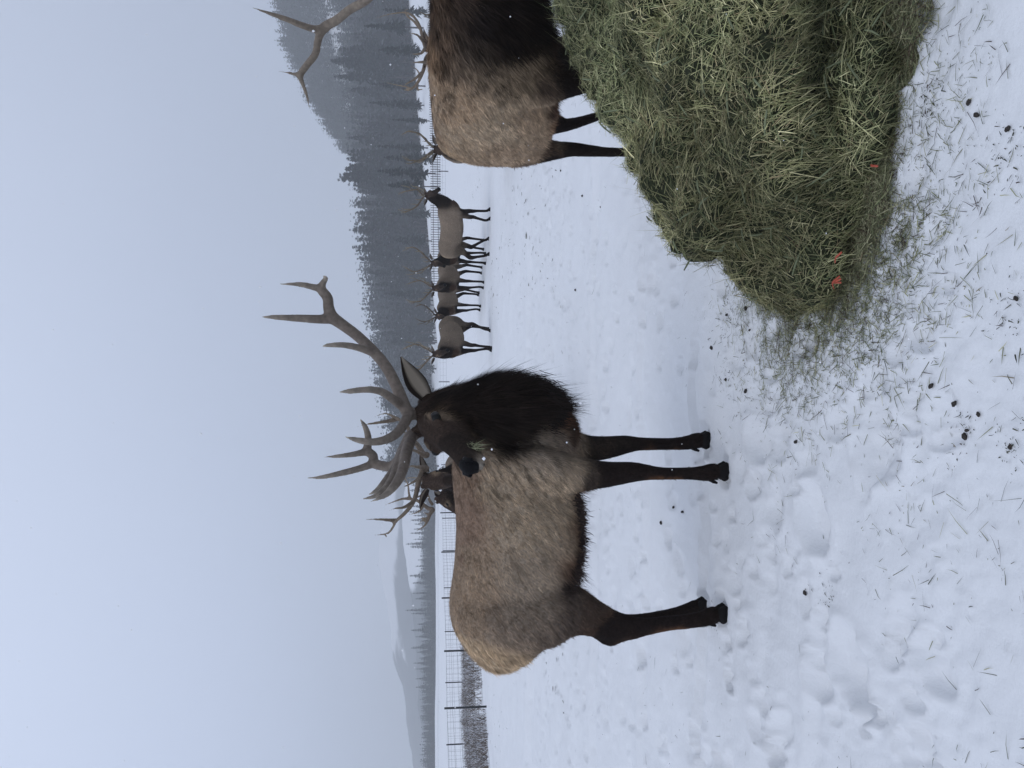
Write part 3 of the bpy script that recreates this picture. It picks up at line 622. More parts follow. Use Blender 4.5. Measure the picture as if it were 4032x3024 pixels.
mb = MB(); ear(mb, W(-.03, -.07, -.03) - oA, W(-.23, -.12, -.06) - oA, (-.8, .2, -.4), .09); obj('ear', mb.mesh('ear'), M_fur, elkA)
def pl(rows, o, sc_=1.0): return [(*(P(v, py, Y) - o), r * sc_) for v, py, Y, r in rows]
antL = [pl(r, oA) for r in (
    [(1628, 1631, 3.86, .033), (1606, 1624, 3.84, .033), (1591, 1593, 3.83, .032), (1565, 1530, 3.86, .031), (1523, 1448, 3.92, .030), (1468, 1381, 3.98, .030), (1405, 1321, 4.02, .029), (1346, 1277, 4.05, .031), (1308, 1248, 4.06, .034), (1294, 1211, 4.06, .030), (1290, 1173, 4.05, .028), (1266, 1140, 4.04, .026), (1272, 1114, 4.03, .018), (1284, 1096, 4.02, .013), (1274, 1087, 4.01, .007)],
    [(1268, 1140, 4.04, .022), (1236, 1131, 4.03, .018), (1181, 1120, 4.0, .014), (1101, 1118, 3.97, .004)],
    [(1318, 1254, 4.06, .030), (1262, 1257, 4.05, .025), (1169, 1253, 4.03, .020), (1084, 1249, 4.0, .014), (1030, 1248, 3.98, .005)],
    [(1480, 1392, 3.97, .025), (1422, 1372, 3.94, .020), (1359, 1359, 3.9, .017), (1295, 1359, 3.86, .012), (1268, 1364, 3.85, .004)],
    [(1578, 1595, 3.82, .026), (1540, 1566, 3.76, .023), (1498, 1541, 3.71, .020), (1447, 1534, 3.68, .017), (1380, 1540, 3.65, .014), (1335, 1544, 3.63, .005)],
    [(1608, 1636, 3.81, .030), (1587, 1675, 3.72, .026), (1556, 1711, 3.64, .024), (1509, 1734, 3.58, .021), (1459, 1740, 3.54, .018), (1404, 1732, 3.52, .014), (1357, 1719, 3.5, .004)])]
obj('antler', antler_mesh('antler', antL, .006), M_antler, elkA)
antR = [pl(r, oA) for r in (
    [(1630, 1712, 3.90, .033), (1612, 1722, 3.89, .033), (1598, 1765, 3.96, .032), (1570, 1812, 4.06, .030), (1539, 1836, 4.12, .029), (1501, 1833, 4.17, .028), (1471, 1822, 4.2, .029), (1470, 1795, 4.22, .026), (1446, 1774, 4.24, .026), (1450, 1742, 4.25, .022), (1448, 1711, 4.26, .019), (1436, 1677, 4.27, .015), (1419, 1652, 4.28, .006)],
    [(1471, 1825, 4.2, .024), (1421, 1843, 4.18, .020), (1353, 1861, 4.14, .018), (1269, 1878, 4.1, .012), (1201, 1883, 4.07, .003)],
    [(1446, 1778, 4.24, .023), (1395, 1788, 4.22, .017), (1332, 1796, 4.18, .012), (1269, 1800, 4.15, .003)],
    [(1620, 1725, 3.86, .030), (1602, 1778, 3.72, .028), (1590, 1835, 3.6, .026), (1568, 1890, 3.5, .024), (1522, 1945, 3.42, .016), (1459, 1976, 3.37, .004)],
    [(1612, 1722, 3.87, .030), (1581, 1780, 3.8, .026), (1556, 1845, 3.72, .025), (1518, 1898, 3.64, .022), (1485, 1930, 3.6, .014), (1450, 1948, 3.57, .004)],
    [(1600, 1735, 3.87, .022), (1572, 1815, 3.7, .024), (1545, 1885, 3.58, .022), (1510, 1930, 3.5, .017), (1470, 1956, 3.46, .012), (1419, 1965, 3.42, .003)])]
obj('antler', antler_mesh('antler', antR, .006), M_antler, elkA)
# tail tuft and hay hanging from the mouth
mb = MB(); mb.rings(tube_rings([(*(P(1915, 2600, 4.1) - oA), .035), (*(P(1955, 2628, 4.1) - oA), .032), (*(P(1995, 2636, 4.1) - oA), .016)], n=10)); V, F, _ = mb.get(); obj('tail', mesh('tail', V, F, np.tile(np.array(RUMP) * .9, (len(V), 1))), M_coat, elkA)
n = 60; c0 = W(.40, .045, -.115); rt2 = np.random.default_rng(9)
root = c0 + f_ * rt2.normal(0, .022, (n, 1)) + u_ * rt2.normal(0, .012, (n, 1)) + l_ * .004; d = unit(rt2.normal(0, 1, (n, 3)) * (.7, .5, .7) + (-.1, -.35, -.55)); V, T, C = blades(root, d, unit(rt2.normal(0, 1, (n, 3))), .02 + .045 * rt2.random(n) ** 2, .0020 + .0012 * rt2.random(n), np.array([.36, .37, .22]) * (.6 + .7 * rt2.random((n, 1))), rt2.normal(0, .3, (n, 3)) + (0, 0, -.3))
tag(obj('hay_wisp', mesh('hay_wisp', V, T, C, False), M_hay, kind='stuff'), 'wisp of green hay hanging from the big bull\'s mouth', 'hay')

# ---- generic elk, local frame x forward
def make_elk(loc, heading, label, poll=(.98, 0, 1.62), face=(.85, 0, -.45), s=1.0, seed=0, stance=(.46, .40, -.62, -.48), antlers='gen', asc=1.0, vox=.02, nfur=0, neck_side=0, yaw_ant=None, adark=1.0, fat=1.0, group='bull elk in the row across the snow'):
    rz = math.atan2(heading[1], heading[0]); x, y = loc; z0 = gh(x, y); root = tag(empty('bull_elk', (x, y, z0), rz), label, 'elk', group); root.scale = (s, s, s)
    mb = MB(); nodes = []; r = np.random.default_rng(seed); Yv = (0, 1, 0)
    st = [(-.83, 1.24, 1.08, .06), (-.77, 1.34, .96, .15), (-.66, 1.40, .88, .20), (-.5, 1.42, .82, .235), (-.3, 1.40, .77, .27), (-.08, 1.375, .735, .295), (.12, 1.38, .73, .295), (.32, 1.42, .76, .27), (.48, 1.455, .80, .24), (.62, 1.40, .84, .20), (.74, 1.28, .92, .14), (.8, 1.16, 1.0, .08)]
    th = np.linspace(0, 2 * math.pi, 18, endpoint=False)
    mb.rings(np.array([[(a, math.cos(q) * w_ * fat, (t_ + b_) / 2 + math.sin(q) * (t_ - b_) / 2) for q in th] for a, t_, b_, w_ in cr(st, 2)]))
    feet = []
    for k, (sg, fx) in enumerate(((1, stance[0]), (-1, stance[1]))):
        yy = .13 * sg; kx = .46 + (fx - .46) * .45
        mb.rings(tube_rings([(.50, yy * 1.1, 1.12, .11, .16), (.46, yy * 1.15, .92, .095, .13), (.44, yy, .76, .072, .095), (kx, yy, .58, .052, .066), (kx, yy, .47, .046, .055), (kx * .55 + fx * .45, yy, .36, .036, .041), (fx - .01, yy, .16, .035, .039), (fx, yy, .09, .034, .038), (fx + .03, yy, .05, .036, .040)], side=Yv, n=10)); feet.append((fx + .04, yy, 0))
    for k, (sg, fx) in enumerate(((1, stance[2]), (-1, stance[3]))):
        yy = .13 * sg; hx = -.74 + (fx + .62) * .6
        mb.rings(tube_rings([(-.62, yy * .9, 1.18, .12, .20), (-.60, yy * 1.1, .98, .11, .19), (-.56 + (fx + .62) * .2, yy * 1.1, .82, .085, .14), (-.62 + (fx + .62) * .4, yy, .68, .058, .085), (hx + .03, yy, .56, .050, .072), (hx + .01, yy, .49, .046, .064), (hx * .6 + fx * .4, yy, .36, .038, .045), (fx - .02, yy, .16, .036, .040), (fx, yy, .09, .036, .040), (fx + .03, yy, .05, .038, .042)], side=Yv, n=10)); feet.append((fx + .04, yy, 0))
    poll = np.array(poll, float); fc = unit(face)
    nb = np.array([.56, 0, 1.16]); mid_ = nb * .45 + poll * .55 + np.array([.05, 0, -.04])
    mb.rings(tube_rings([(*nb, .19, .27), (*(nb * .7 + poll * .3 + (.04, 0, -.04)), .155, .22), (*mid_, .125, .175), (*(poll * .8 + nb * .2 - fc * .03 + (.02, 0, -.05)), .10, .135), (*(poll - fc * .02 + (0, 0, -.05)), .075, .095)], side=Yv, n=14))
    W, f, l, u = head_parts(mb, nodes, poll, fc, (0, 0, 1), 1.0)
    shade = .62 + .34 * r.random(); tan = np.array((.27, .212, .16)) * shade * 1.05
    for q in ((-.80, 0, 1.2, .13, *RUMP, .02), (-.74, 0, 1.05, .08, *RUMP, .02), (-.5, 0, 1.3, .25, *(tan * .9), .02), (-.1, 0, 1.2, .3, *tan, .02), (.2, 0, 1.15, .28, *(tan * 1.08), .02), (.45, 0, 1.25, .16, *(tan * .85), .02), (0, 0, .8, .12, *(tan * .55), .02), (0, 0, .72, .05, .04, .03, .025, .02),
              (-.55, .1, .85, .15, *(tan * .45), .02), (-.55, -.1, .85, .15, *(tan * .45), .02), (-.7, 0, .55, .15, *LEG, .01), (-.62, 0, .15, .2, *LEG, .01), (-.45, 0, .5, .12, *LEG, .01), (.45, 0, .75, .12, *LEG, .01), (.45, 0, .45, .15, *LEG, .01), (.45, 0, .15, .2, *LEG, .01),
              (.75, 0, 1.0, .10, .06, .036, .025, .03), (.72, 0, 1.3, .13, *(np.array(DARK) * 1.4), .05), (*(mid_), .17, *DARK, .05), (*(mid_ * .5 + poll * .5), .13, *DARK, .03), (.86, 0, 1.2, .12, *DARK, .06), (*(mid_ + (0, 0, -.15)), .12, *DARK, .06)):
        nodes.append(q)
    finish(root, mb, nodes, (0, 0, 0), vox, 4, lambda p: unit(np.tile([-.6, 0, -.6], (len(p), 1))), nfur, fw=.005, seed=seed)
    if nfur == 0: pass
    face_parts(root, W, 0, f, l, u, 1.0, False)
    for sg in (-1, 1):
        mb = MB(); ear(mb, W(-.03, sg * .08, .0), W(-.09, sg * .27, .05), f * .7 + np.array([0, 0, -.35]), .095, cin=(.2, .165, .13)); obj('ear', mb.mesh('ear'), M_fur, root)
    hooves(root, feet)
    if antlers == 'gen':
        yw = math.atan2(fc[1], fc[0]) if yaw_ant is None else yaw_ant; ca, sa = math.cos(yw), math.sin(yw)
        base = W(.01, 0, .03)
        for sg in (-1, 1):
            ls = [[(base[0] + x_ * ca - y_ * sa, base[1] + x_ * sa + y_ * ca, base[2] + z_, rr_) for x_, y_, z_, rr_ in l_] for l_ in gen_antler(sg, asc, seed + 5)]
            obj('antler', antler_mesh('antler', ls, None, np.array((.10, .075, .055)) * adark, np.array((.36, .30, .2)) * adark), M_antler, root)
    elif antlers:
        mw = Matrix.Translation((x, y, z0)) @ Matrix.Rotation(rz, 4, 'Z') @ Matrix.Scale(s, 4); mi = np.array(mw.inverted())
        for ls in antlers:
            L2 = []
            for rows in ls:
                L2.append([(*(mi @ np.array([*P(v, py, Y), 1]))[:3], r_ / s) for v, py, Y, r_ in rows])
            obj('antler', antler_mesh('antler', L2, .012, np.array((.13, .10, .075)) * adark, np.array((.32, .26, .18)) * adark), M_antler, root)
    return root
def zz(native, o, s): return [(o[0] + a / s, o[1] + b / s) for a, b in native]
def T4(pts, Ys, rs):   # zoom tracing helper: crop at (1100,1500), factor 2.37
    q = zz(pts, (1100, 1500), 2.37); n = len(q); return [(v, py, Ys[0] + (Ys[1] - Ys[0]) * i / (n - 1), rs[0] + (rs[1] - rs[0]) * i / (n - 1)) for i, (v, py) in enumerate(q)]
def T1(pts, Ys, rs):
    q = zz(pts, (900, 0), 1.843); n = len(q); return [(v, py, Ys[0] + (Ys[1] - Ys[0]) * i / (n - 1), rs[0] + (rs[1] - rs[0]) * i / (n - 1)) for i, (v, py) in enumerate(q)]

# ---- bull right behind the big one, facing the camera (K) and the profile one beyond (L)
Kx = [[T4([(1370, 815), (1340, 830), (1300, 940), (1272, 1070), (1235, 1155), (1160, 1245), (1090, 1305), (1068, 1350), (1025, 1412), (970, 1430), (890, 1440)], (7.45, 7.9), (.034, .008)), T4([(1085, 1305), (1040, 1300), (900, 1290), (768, 1300)], (7.8, 7.7), (.028, .005)), T4([(1235, 1140), (1160, 1180), (1080, 1190), (1022, 1212)], (7.6, 7.4), (.024, .005)), T4([(1330, 850), (1285, 920), (1200, 970), (1115, 1005)], (7.4, 7.1), (.024, .005)), T4([(1345, 805), (1285, 803), (1230, 795), (1180, 830)], (7.4, 7.0), (.024, .006)), T4([(985, 1430), (1000, 1455), (1012, 1472)], (7.9, 7.9), (.014, .004))],
      [T4([(1375, 690), (1345, 685), (1290, 600), (1240, 540), (1200, 440), (1150, 385), (1090, 345), (1040, 320), (1000, 305), (945, 312), (890, 335)], (7.45, 7.9), (.034, .007)), T4([(1100, 355), (1020, 375), (900, 392), (800, 408), (715, 430)], (7.8, 7.7), (.028, .004)), T4([(1340, 690), (1280, 655), (1200, 640), (1050, 632)], (7.4, 7.1), (.024, .006)), T4([(1280, 590), (1230, 560), (1170, 480), (1130, 455)], (7.5, 7.3), (.022, .006))]]
make_elk((-.98, 8.35), (.12, -1), 'bull elk right behind the big one, brow and ear showing over its back', poll=(.86, -.06, 1.60), face=(.75, 0, -.45), s=1.0, seed=4, antlers=Kx, vox=.018, nfur=14000, group=None, fat=.9)
Lx = [[T4([(1432, 1205), (1405, 1245), (1385, 1300), (1350, 1355), (1282, 1397)], (10.9, 10.6), (.036, .008)), T4([(1392, 1260), (1370, 1235), (1338, 1230)], (10.9, 10.8), (.02, .006)), T4([(1388, 1290), (1345, 1280), (1298, 1292)], (10.8, 10.7), (.02, .006)), T4([(1375, 1320), (1340, 1300), (1305, 1330)], (10.8, 10.7), (.02, .006))],
      [T4([(1425, 1195), (1390, 1190), (1345, 1155), (1285, 1115), (1225, 1100), (1208, 1040), (1198, 960), (1165, 900)], (11, 11.3), (.034, .012)), T4([(1225, 1100), (1150, 1100), (1060, 1130), (975, 1162)], (11.2, 11.1), (.026, .005)), T4([(1345, 1150), (1318, 1205), (1260, 1235), (1198, 1246)], (11, 10.8), (.022, .006)), T4([(1425, 1150), (1400, 1110), (1372, 1030), (1328, 930), (1285, 905), (1190, 905)], (11.1, 11.4), (.026, .01)), T4([(1290, 1085), (1330, 1060), (1350, 1050)], (11.2, 11.2), (.016, .005))]]
make_elk((-1.42, 11.72), (-.25, -1), 'dark-headed bull elk beyond, seen in profile with its muzzle lowered to the left', poll=(.88, .02, 1.50), face=(.42, -.60, -.60), s=.96, seed=6, antlers=Lx, vox=.018, nfur=12000, group=None, adark=1.25)

# ---- bull on the right, cropped by the frame
sB = unit((.62, .78, 0)); oB = np.array([*P(2545, 600, 5.35)[:2], 0.]); mb = MB(); nodes = []
stB = [(632, 1870, 1960, .07, 5.42), (622, 1805, 2060, .15, 5.42), (598, 1752, 2120, .22, 5.38), (570, 1722, 2155, .26, 5.30), (510, 1706, 2168, .30, 5.18), (440, 1698, 2182, .34, 5.02), (370, 1692, 2190, .35, 4.88), (300, 1686, 2192, .33, 4.74), (230, 1684, 2190, .30, 4.62), (160, 1690, 2180, .27, 4.5), (80, 1694, 2160, .25, 4.42), (0, 1690, 2140, .24, 4.36), (-90, 1670, 2110, .21, 4.3), (-180, 1640, 2020, .16, 4.25), (-260, 1610, 1900, .12, 4.2)]
mb.rings(secs(stB, sB))
legB = lambda L: mb.rings(leg(L, side=(0, 1, 0), dr=.9))
legB([(1900, 560, 70, 5.3, .14), (2020, 585, 72, 5.28, .14), (2110, 592, 52, 5.28, .11), (2190, 592, 36, 5.3, .075), (2250, 588, 29, 5.3, .055), (2300, 592, 26, 5.3, .045), (2380, 598, 20, 5.3, .036), (2460, 600, 19, 5.3, .034), (2510, 602, 22, 5.3, .038), (2545, 604, 24, 5.3, .045)])
legB([(2040, 500, 80, 5.55, .12), (2140, 480, 60, 5.6, .09), (2200, 490, 36, 5.65, .065), (2230, 492, 26, 5.65, .05), (2290, 478, 21, 5.65, .04), (2370, 452, 18, 5.65, .034), (2440, 430, 17, 5.65, .034), (2490, 415, 20, 5.65, .038), (2520, 405, 21, 5.65, .04)])
legB([(2000, 300, 120, 4.6, .14), (2150, 310, 105, 4.56, .13), (2250, 320, 62, 4.56, .09), (2340, 315, 42, 4.56, .06), (2440, 305, 32, 4.56, .048), (2530, 300, 24, 4.56, .036), (2650, 300, 22, 4.56, .034), (2720, 298, 25, 4.56, .04), (2755, 292, 27, 4.56, .045)])
legB([(2050, 200, 90, 4.85, .12), (2180, 210, 70, 4.9, .1), (2300, 215, 44, 4.9, .06), (2420, 210, 30, 4.9, .045), (2500, 205, 23, 4.9, .035), (2600, 200, 22, 4.9, .034), (2660, 198, 25, 4.9, .04), (2690, 192, 26, 4.9, .045)])
OB = P(1600, -260, 4.15); WB, fB, lB, uB = head_parts(mb, nodes, OB, unit((.75, -.62, -.25)), (0, 0, 1), 1.1)
def nb_(v, py, Y, r, c, h): nodes.append((*P(v, py, Y), r, *c, h))
for v, py, Y, r, c, h in ((1800, 600, 5.3, .2, (.36, .28, .2), .02), (1900, 620, 5.3, .2, (.30, .235, .18), .022), (1760, 480, 5.1, .22, (.30, .225, .165), .022), (1850, 480, 5.0, .28, (.35, .285, .22), .024), (2000, 540, 5.1, .25, (.34, .27, .21), .026), (1950, 420, 4.8, .28, (.37, .31, .245), .026), (1800, 350, 4.7, .25, (.33, .255, .19), .03), (2050, 420, 4.75, .18, (.33, .26, .2), .026), (1720, 330, 4.75, .1, (.20, .145, .105), .03),
        (2120, 480, 5.0, .10, (.20, .12, .08), .035), (2170, 430, 4.8, .08, (.10, .06, .045), .05), (2140, 560, 5.2, .08, (.09, .06, .045), .03), (2070, 610, 5.3, .09, (.12, .085, .065), .02), (2160, 600, 5.3, .09, LEG, .014), (2280, 600, 5.3, .1, LEG, .01), (2420, 600, 5.3, .1, LEG, .01), (2530, 600, 5.3, .08, LEG, .012), (2190, 500, 5.6, .1, LEG, .012), (2300, 470, 5.6, .1, LEG, .01), (2440, 430, 5.6, .12, LEG, .01),
        (1900, 260, 4.5, .15, (.22, .18, .145), .045), (2040, 260, 4.45, .15, (.22, .18, .14), .045), (1980, 330, 4.6, .15, (.36, .30, .24), .035), (1800, 230, 4.5, .14, (.15, .115, .09), .05), (2150, 330, 4.5, .09, (.12, .09, .07), .04), (2230, 320, 4.5, .12, DARK, .015), (2300, 340, 4.5, .12, DARK, .012), (2450, 300, 4.5, .2, LEG, .01), (2220, 230, 4.7, .12, DARK, .015), (2400, 210, 4.8, .2, LEG, .01), (2150, 230, 4.5, .08, (.09, .05, .033), .035),
        (1730, 200, 4.5, .13, (.21, .15, .105), .06), (1740, 100, 4.35, .15, (.14, .098, .07), .065), (1700, 20, 4.3, .14, (.11, .075, .053), .06), (1860, 160, 4.35, .14, (.10, .078, .062), .075), (1830, 40, 4.25, .13, (.06, .044, .035), .075), (1900, 60, 4.2, .12, (.02, .016, .015), .075), (2000, 120, 4.3, .17, DARK, .08), (1980, 0, 4.2, .2, DARK, .08), (2100, 60, 4.3, .16, DARK, .09), (2130, 140, 4.4, .08, (.05, .03, .022), .05), (1800, -120, 4.2, .2, (.05, .035, .028), .06), (1980, -140, 4.2, .2, DARK, .08), (1990, 200, 4.4, .08, (.07, .055, .045), .07)):
    nb_(v, py, Y, r, c, h)
def combB(p):
    q = sstep(2.2, 1.9, p[:, 0])[:, None] * sstep(.7, .85, p[:, 2])[:, None]; b = np.tile(unit((-.75, .55, -.5)), (len(p), 1)); n_ = np.tile(unit((-.25, .1, -1)), (len(p), 1))
    hi = sstep(.75, .9, p[:, 2])[:, None]; return unit((b * q + unit((-.5, .3, -.8)) * (1 - q)) * hi + n_ * (1 - hi))
def streakB(V, C):
    m = sstep(P(0, 470, 4.9)[0], P(0, 300, 4.6)[0], V[:, 0]) * sstep(.85, 1.0, V[:, 2]) * (C[:, 0] > .07)
    s = sstep(.52, .66, fbm(np.stack([(V[:, 0] + V[:, 2]) * 46, V[:, 1] * 8, (V[:, 2] - V[:, 0]) * 11], 1), 3, 62)); return C * (1 - .72 * (m * s)[:, None])
elkB = tag(empty('bull_elk', oB), 'shaggy dark-maned bull elk at the edge of the picture, feeding behind the hay', 'elk')
nodes = [tuple(q[:4]) + tuple(np.array(q[4:7]) * ((1.22, 1.16, 1.06) if q[4] > .19 else (1, 1, 1))) + (q[7],) for q in nodes]
finish(elkB, mb, nodes, oB, .014, 7, combB, 130000, fw=.0026, fl=1.0, seed=2, streak=streakB)
face_parts(elkB, WB, oB, fB, lB, uB, 1.1)
for sg in (-1, 1):
    mb = MB(); ear(mb, WB(-.03, sg * .08, 0) - oB, WB(-.08, sg * .28, .03) - oB, fB * .8, .1); obj('ear', mb.mesh('ear'), M_fur, elkB)
hooves(elkB, [(*P(v, py, Y)[:2], -.004) for v, py, Y in ((2560, 606, 5.32), (2535, 405, 5.66), (2770, 290, 4.57), (2700, 190, 4.91))], oB, (.8, -.6, 0), 1.0)
ab = [pl(r, oB) for r in ([(1560, -250, 4.2, .034), (1530, -150, 4.3, .030), (1490, -60, 4.42, .028), (1445, -2, 4.5, .027), (1377, 38, 4.6, .027), (1323, 81, 4.68, .028), (1276, 108, 4.72, .030), (1253, 155, 4.75, .025), (1242, 212, 4.78, .024), (1204, 262, 4.8, .023), (1182, 297, 4.8, .021), (1192, 330, 4.8, .015), (1209, 380, 4.78, .011), (1219, 432, 4.76, .004)],
                          [(1280, 112, 4.72, .028), (1240, 115, 4.70, .024), (1193, 101, 4.66, .021), (1128, 76, 4.6, .018), (1060, 52, 4.55, .013), (981, 25, 4.5, .004)], [(1186, 294, 4.8, .018), (1160, 292, 4.79, .012), (1139, 287, 4.78, .010), (1093, 281, 4.76, .003)],
                          [(1545, -230, 4.2, .028), (1500, -260, 4.1, .022), (1440, -270, 4.05, .014), (1390, -272, 4.0, .004)])]
obj('antler', antler_mesh('antler', ab, .0085, (.20, .165, .13), (.24, .2, .155)), M_antler, elkB)
ab2 = [[(*(WB(.01, -.05, .04) - oB), .036), (*(WB(-.1, -.2, .2) - oB), .032), (*(WB(-.25, -.4, .45) - oB), .028), (*(WB(-.35, -.5, .75) - oB), .022), (*(WB(-.3, -.5, 1.0) - oB), .006)], [(*(WB(0, -.06, .08) - oB), .026), (*(WB(.15, -.12, .1) - oB), .02), (*(WB(.3, -.15, .3) - oB), .005)]]
obj('antler', antler_mesh('antler', ab2, .012, (.20, .165, .13), (.24, .2, .155)), M_antler, elkB)

# ---- bulls behind it
Dx = [[T1([(1460, 350), (1435, 352), (1412, 290), (1390, 200), (1352, 132), (1300, 95), (1250, 92), (1160, 105), (1057, 137)], (10.5, 10.9), (.036, .006)), T1([(1412, 300), (1370, 255), (1312, 238)], (10.5, 10.2), (.026, .007)), T1([(1425, 350), (1400, 385), (1360, 393), (1318, 390)], (10.4, 10.0), (.026, .006)), T1([(1390, 210), (1340, 150), (1300, 120), (1280, 80), (1303, 64)], (10.8, 11), (.022, .008))],
      [T1([(1460, 455), (1432, 450), (1410, 520), (1372, 600), (1330, 640), (1290, 630), (1200, 612), (1095, 586)], (10.5, 10.9), (.036, .005)), T1([(1400, 530), (1350, 575), (1285, 612)], (10.5, 10.4), (.026, .012)), T1([(1335, 640), (1300, 655), (1243, 644)], (10.8, 10.8), (.022, .005)), T1([(1430, 450), (1370, 452), (1320, 456)], (10.3, 10.0), (.024, .005)), T1([(1370, 630), (1372, 652), (1415, 650), (1430, 690)], (10.8, 10.8), (.018, .004)), T1([(1398, 560), (1360, 500), (1300, 470)], (10.8, 10.6), (.018, .005))]]
make_elk((4.62, 11.3), (0, -1), 'bull elk hidden behind the shaggy bull, only its pale curved antlers and one ear showing', poll=(.80, -.05, 1.60), face=(.8, 0, -.5), seed=11, antlers=Dx, vox=.02, nfur=0, group=None, adark=1.15)
make_elk((6.9, 14.2), (-.2, -1), 'bull elk farthest behind the shaggy mane, only a tangle of dark antler tips showing', poll=(1.0, 0, .98), face=(.6, 0, -.8), seed=12, asc=.72, vox=.025, group=None, adark=.5)
make_elk((4.86, 15.9), (-.32, -.95), 'small-looking brown bull elk peeking past the rump of the shaggy one', poll=(.86, 0, 1.50), face=(.9, -.1, -.45), seed=13, asc=.62, vox=.02, nfur=6000, group=None, adark=.8)

# ---- the row of five
G5 = 'row of bull elk standing across the snow'
make_elk((4.28, 21.3), (.86, -.5), 'bull elk at the right end of the distant row, facing right with raised head', poll=(.92, -.02, 1.72), face=(.62, -.62, -.48), s=1.0, seed=21, stance=(.50, .32, -.34, -.70), asc=.72, group=G5, vox=.018, nfur=5000)
make_elk((4.06, 23.5), (-.55, -.84), 'bull elk standing close behind the rump of the right-hand bull in the distant row', poll=(.90, .0, 1.58), face=(.85, .15, -.55), s=1.0, seed=22, stance=(.42, .55, -.6, -.5), asc=.82, group=G5, vox=.02, nfur=5000)
make_elk((3.36, 24.4), (-.55, -.84), 'pale bull elk in the middle of the distant row, head facing the camera', poll=(.88, .05, 1.52), face=(.66, .60, -.5), s=1.02, seed=23, stance=(.52, .36, -.55, -.7), asc=.78, group=G5, vox=.02, nfur=5000)
make_elk((2.78, 25.9), (-.58, -.82), 'smallest bull elk of the distant row, dipping its dark head to the left', poll=(.98, 0, 1.44), face=(.9, .2, -.55), s=1.0, seed=24, stance=(.50, .30, -.42, -.74), asc=.66, group=G5, vox=.02, nfur=5000, adark=.6)
make_elk((1.25, 20.8), (-.62, -.78), 'leftmost bull elk of the distant row, pale body and dark head turned to the camera', poll=(.88, .08, 1.52), face=(.55, .72, -.55), s=1.0, seed=25, stance=(.60, .34, -.20, -.66), asc=.80, group=G5, vox=.018, nfur=5000)

# ---------------------------------------------------------------- hay bale, half eaten
def prof(rows, m=5): return cr(np.array(rows), m)
sx = [.30, .42, .60, .80, .95, 1.15, 1.40, 1.70, 2.10, 2.6, 2.8]
pr = [ # (y,z) front ground -> front face -> edge -> slope -> top -> back -> back ground
    [(3.00, -.02), (3.00, .02), (3.02, .04), (3.08, .05), (3.14, .05), (3.18, .03), (3.2, -.02)],
    [(2.85, -.02), (2.85, .06), (2.92, .13), (3.05, .18), (3.2, .17), (3.32, .10), (3.36, -.02)],
    [(2.66, -.02), (2.66, .12), (2.74, .24), (2.98, .36), (3.2, .36), (3.42, .24), (3.5, -.02)],
    [(2.54, -.02), (2.60, .16), (2.58, .36), (2.86, .52), (3.22, .57), (3.55, .42), (3.66, -.02)],
    [(2.50, -.02), (2.62, .18), (2.54, .42), (2.85, .58), (3.25, .64), (3.62, .48), (3.76, -.02)],
    [(2.47, -.02), (2.74, .16), (2.50, .48), (2.86, .66), (3.28, .76), (3.72, .62), (3.88, -.02)],
    [(2.45, -.02), (2.80, .16), (2.48, .53), (2.88, .74), (3.32, .90), (3.82, .78), (3.98, -.02)],
    [(2.44, -.02), (2.84, .17), (2.47, .57), (2.90, .84), (3.38, 1.05), (3.90, .92), (4.05, -.02)],
    [(2.45, -.02), (2.85, .18), (2.48, .61), (2.92, .92), (3.42, 1.15), (3.94, .98), (4.08, -.02)],
    [(2.7, -.02), (2.75, .26), (2.7, .5), (3.0, .80), (3.4, .98), (3.8, .8), (3.95, -.02)],
    [(3.1, -.02), (3.1, .15), (3.12, .3), (3.25, .45), (3.4, .5), (3.5, .4), (3.55, -.02)]]
fullp = np.array([prof(r) for r in pr]); xs_ = np.linspace(sx[0], sx[-1], 60)
pp = np.stack([[np.interp(xs_, sx, fullp[:, a_, b_]) for b_ in range(2)] for a_ in range(fullp.shape[1])])     # (k,2,60)
lowr = 1 - .13 * sstep(.7, 1.3, xs_)
R = np.array([[(xs_[i_], pp[a_, 0, i_], pp[a_, 1, i_] * lowr[i_]) for a_ in range(pp.shape[0])] for i_ in range(60)])
mb = MB(); mb.rings(R)
def ell(c, r):
    mb.rings(tube_rings([(c[0] - r[0] * .7, c[1], c[2], r[1] * .7, r[2] * .7), (c[0], c[1], c[2], r[1], r[2]), (c[0] + r[0] * .7, c[1], c[2], r[1] * .7, r[2] * .7)], side=(0, 1, 0), n=14))
ell((.80, 3.05, .46), (.22, .26, .15)); ell((1.30, 2.95, .56), (.32, .24, .12)); ell((.62, 3.12, .22), (.22, .26, .14)); ell((1.75, 2.95, .70), (.35, .3, .15)); ell((1.05, 2.62, .06), (.4, .16, .07)); ell((.58, 2.85, .08), (.25, .2, .07))
V, T = remesh(mb, .022, 5); nv = vnormals(V, T)
V = V + nv * ((fbm(V * np.array([4, 4, 7]), 3, 71) - .5) * .26 + (fbm(V * 17, 2, 72) - .5) * .09)[:, None]; nv = vnormals(V, T)
bale = tag(empty('hay_bale', (1.4, 3.2, 0)), 'big half-eaten bale of green hay sagging onto the snow', 'hay bale'); ob = np.array([1.4, 3.2, 0])
obj('core', mesh('core', V - ob, T), M_haycore, bale)
PAL = np.array([(.215, .225, .115), (.275, .28, .155), (.35, .34, .20), (.125, .15, .08), (.52, .50, .31), (.25, .205, .125)]); PW = [.26, .26, .18, .18, .08, .04]
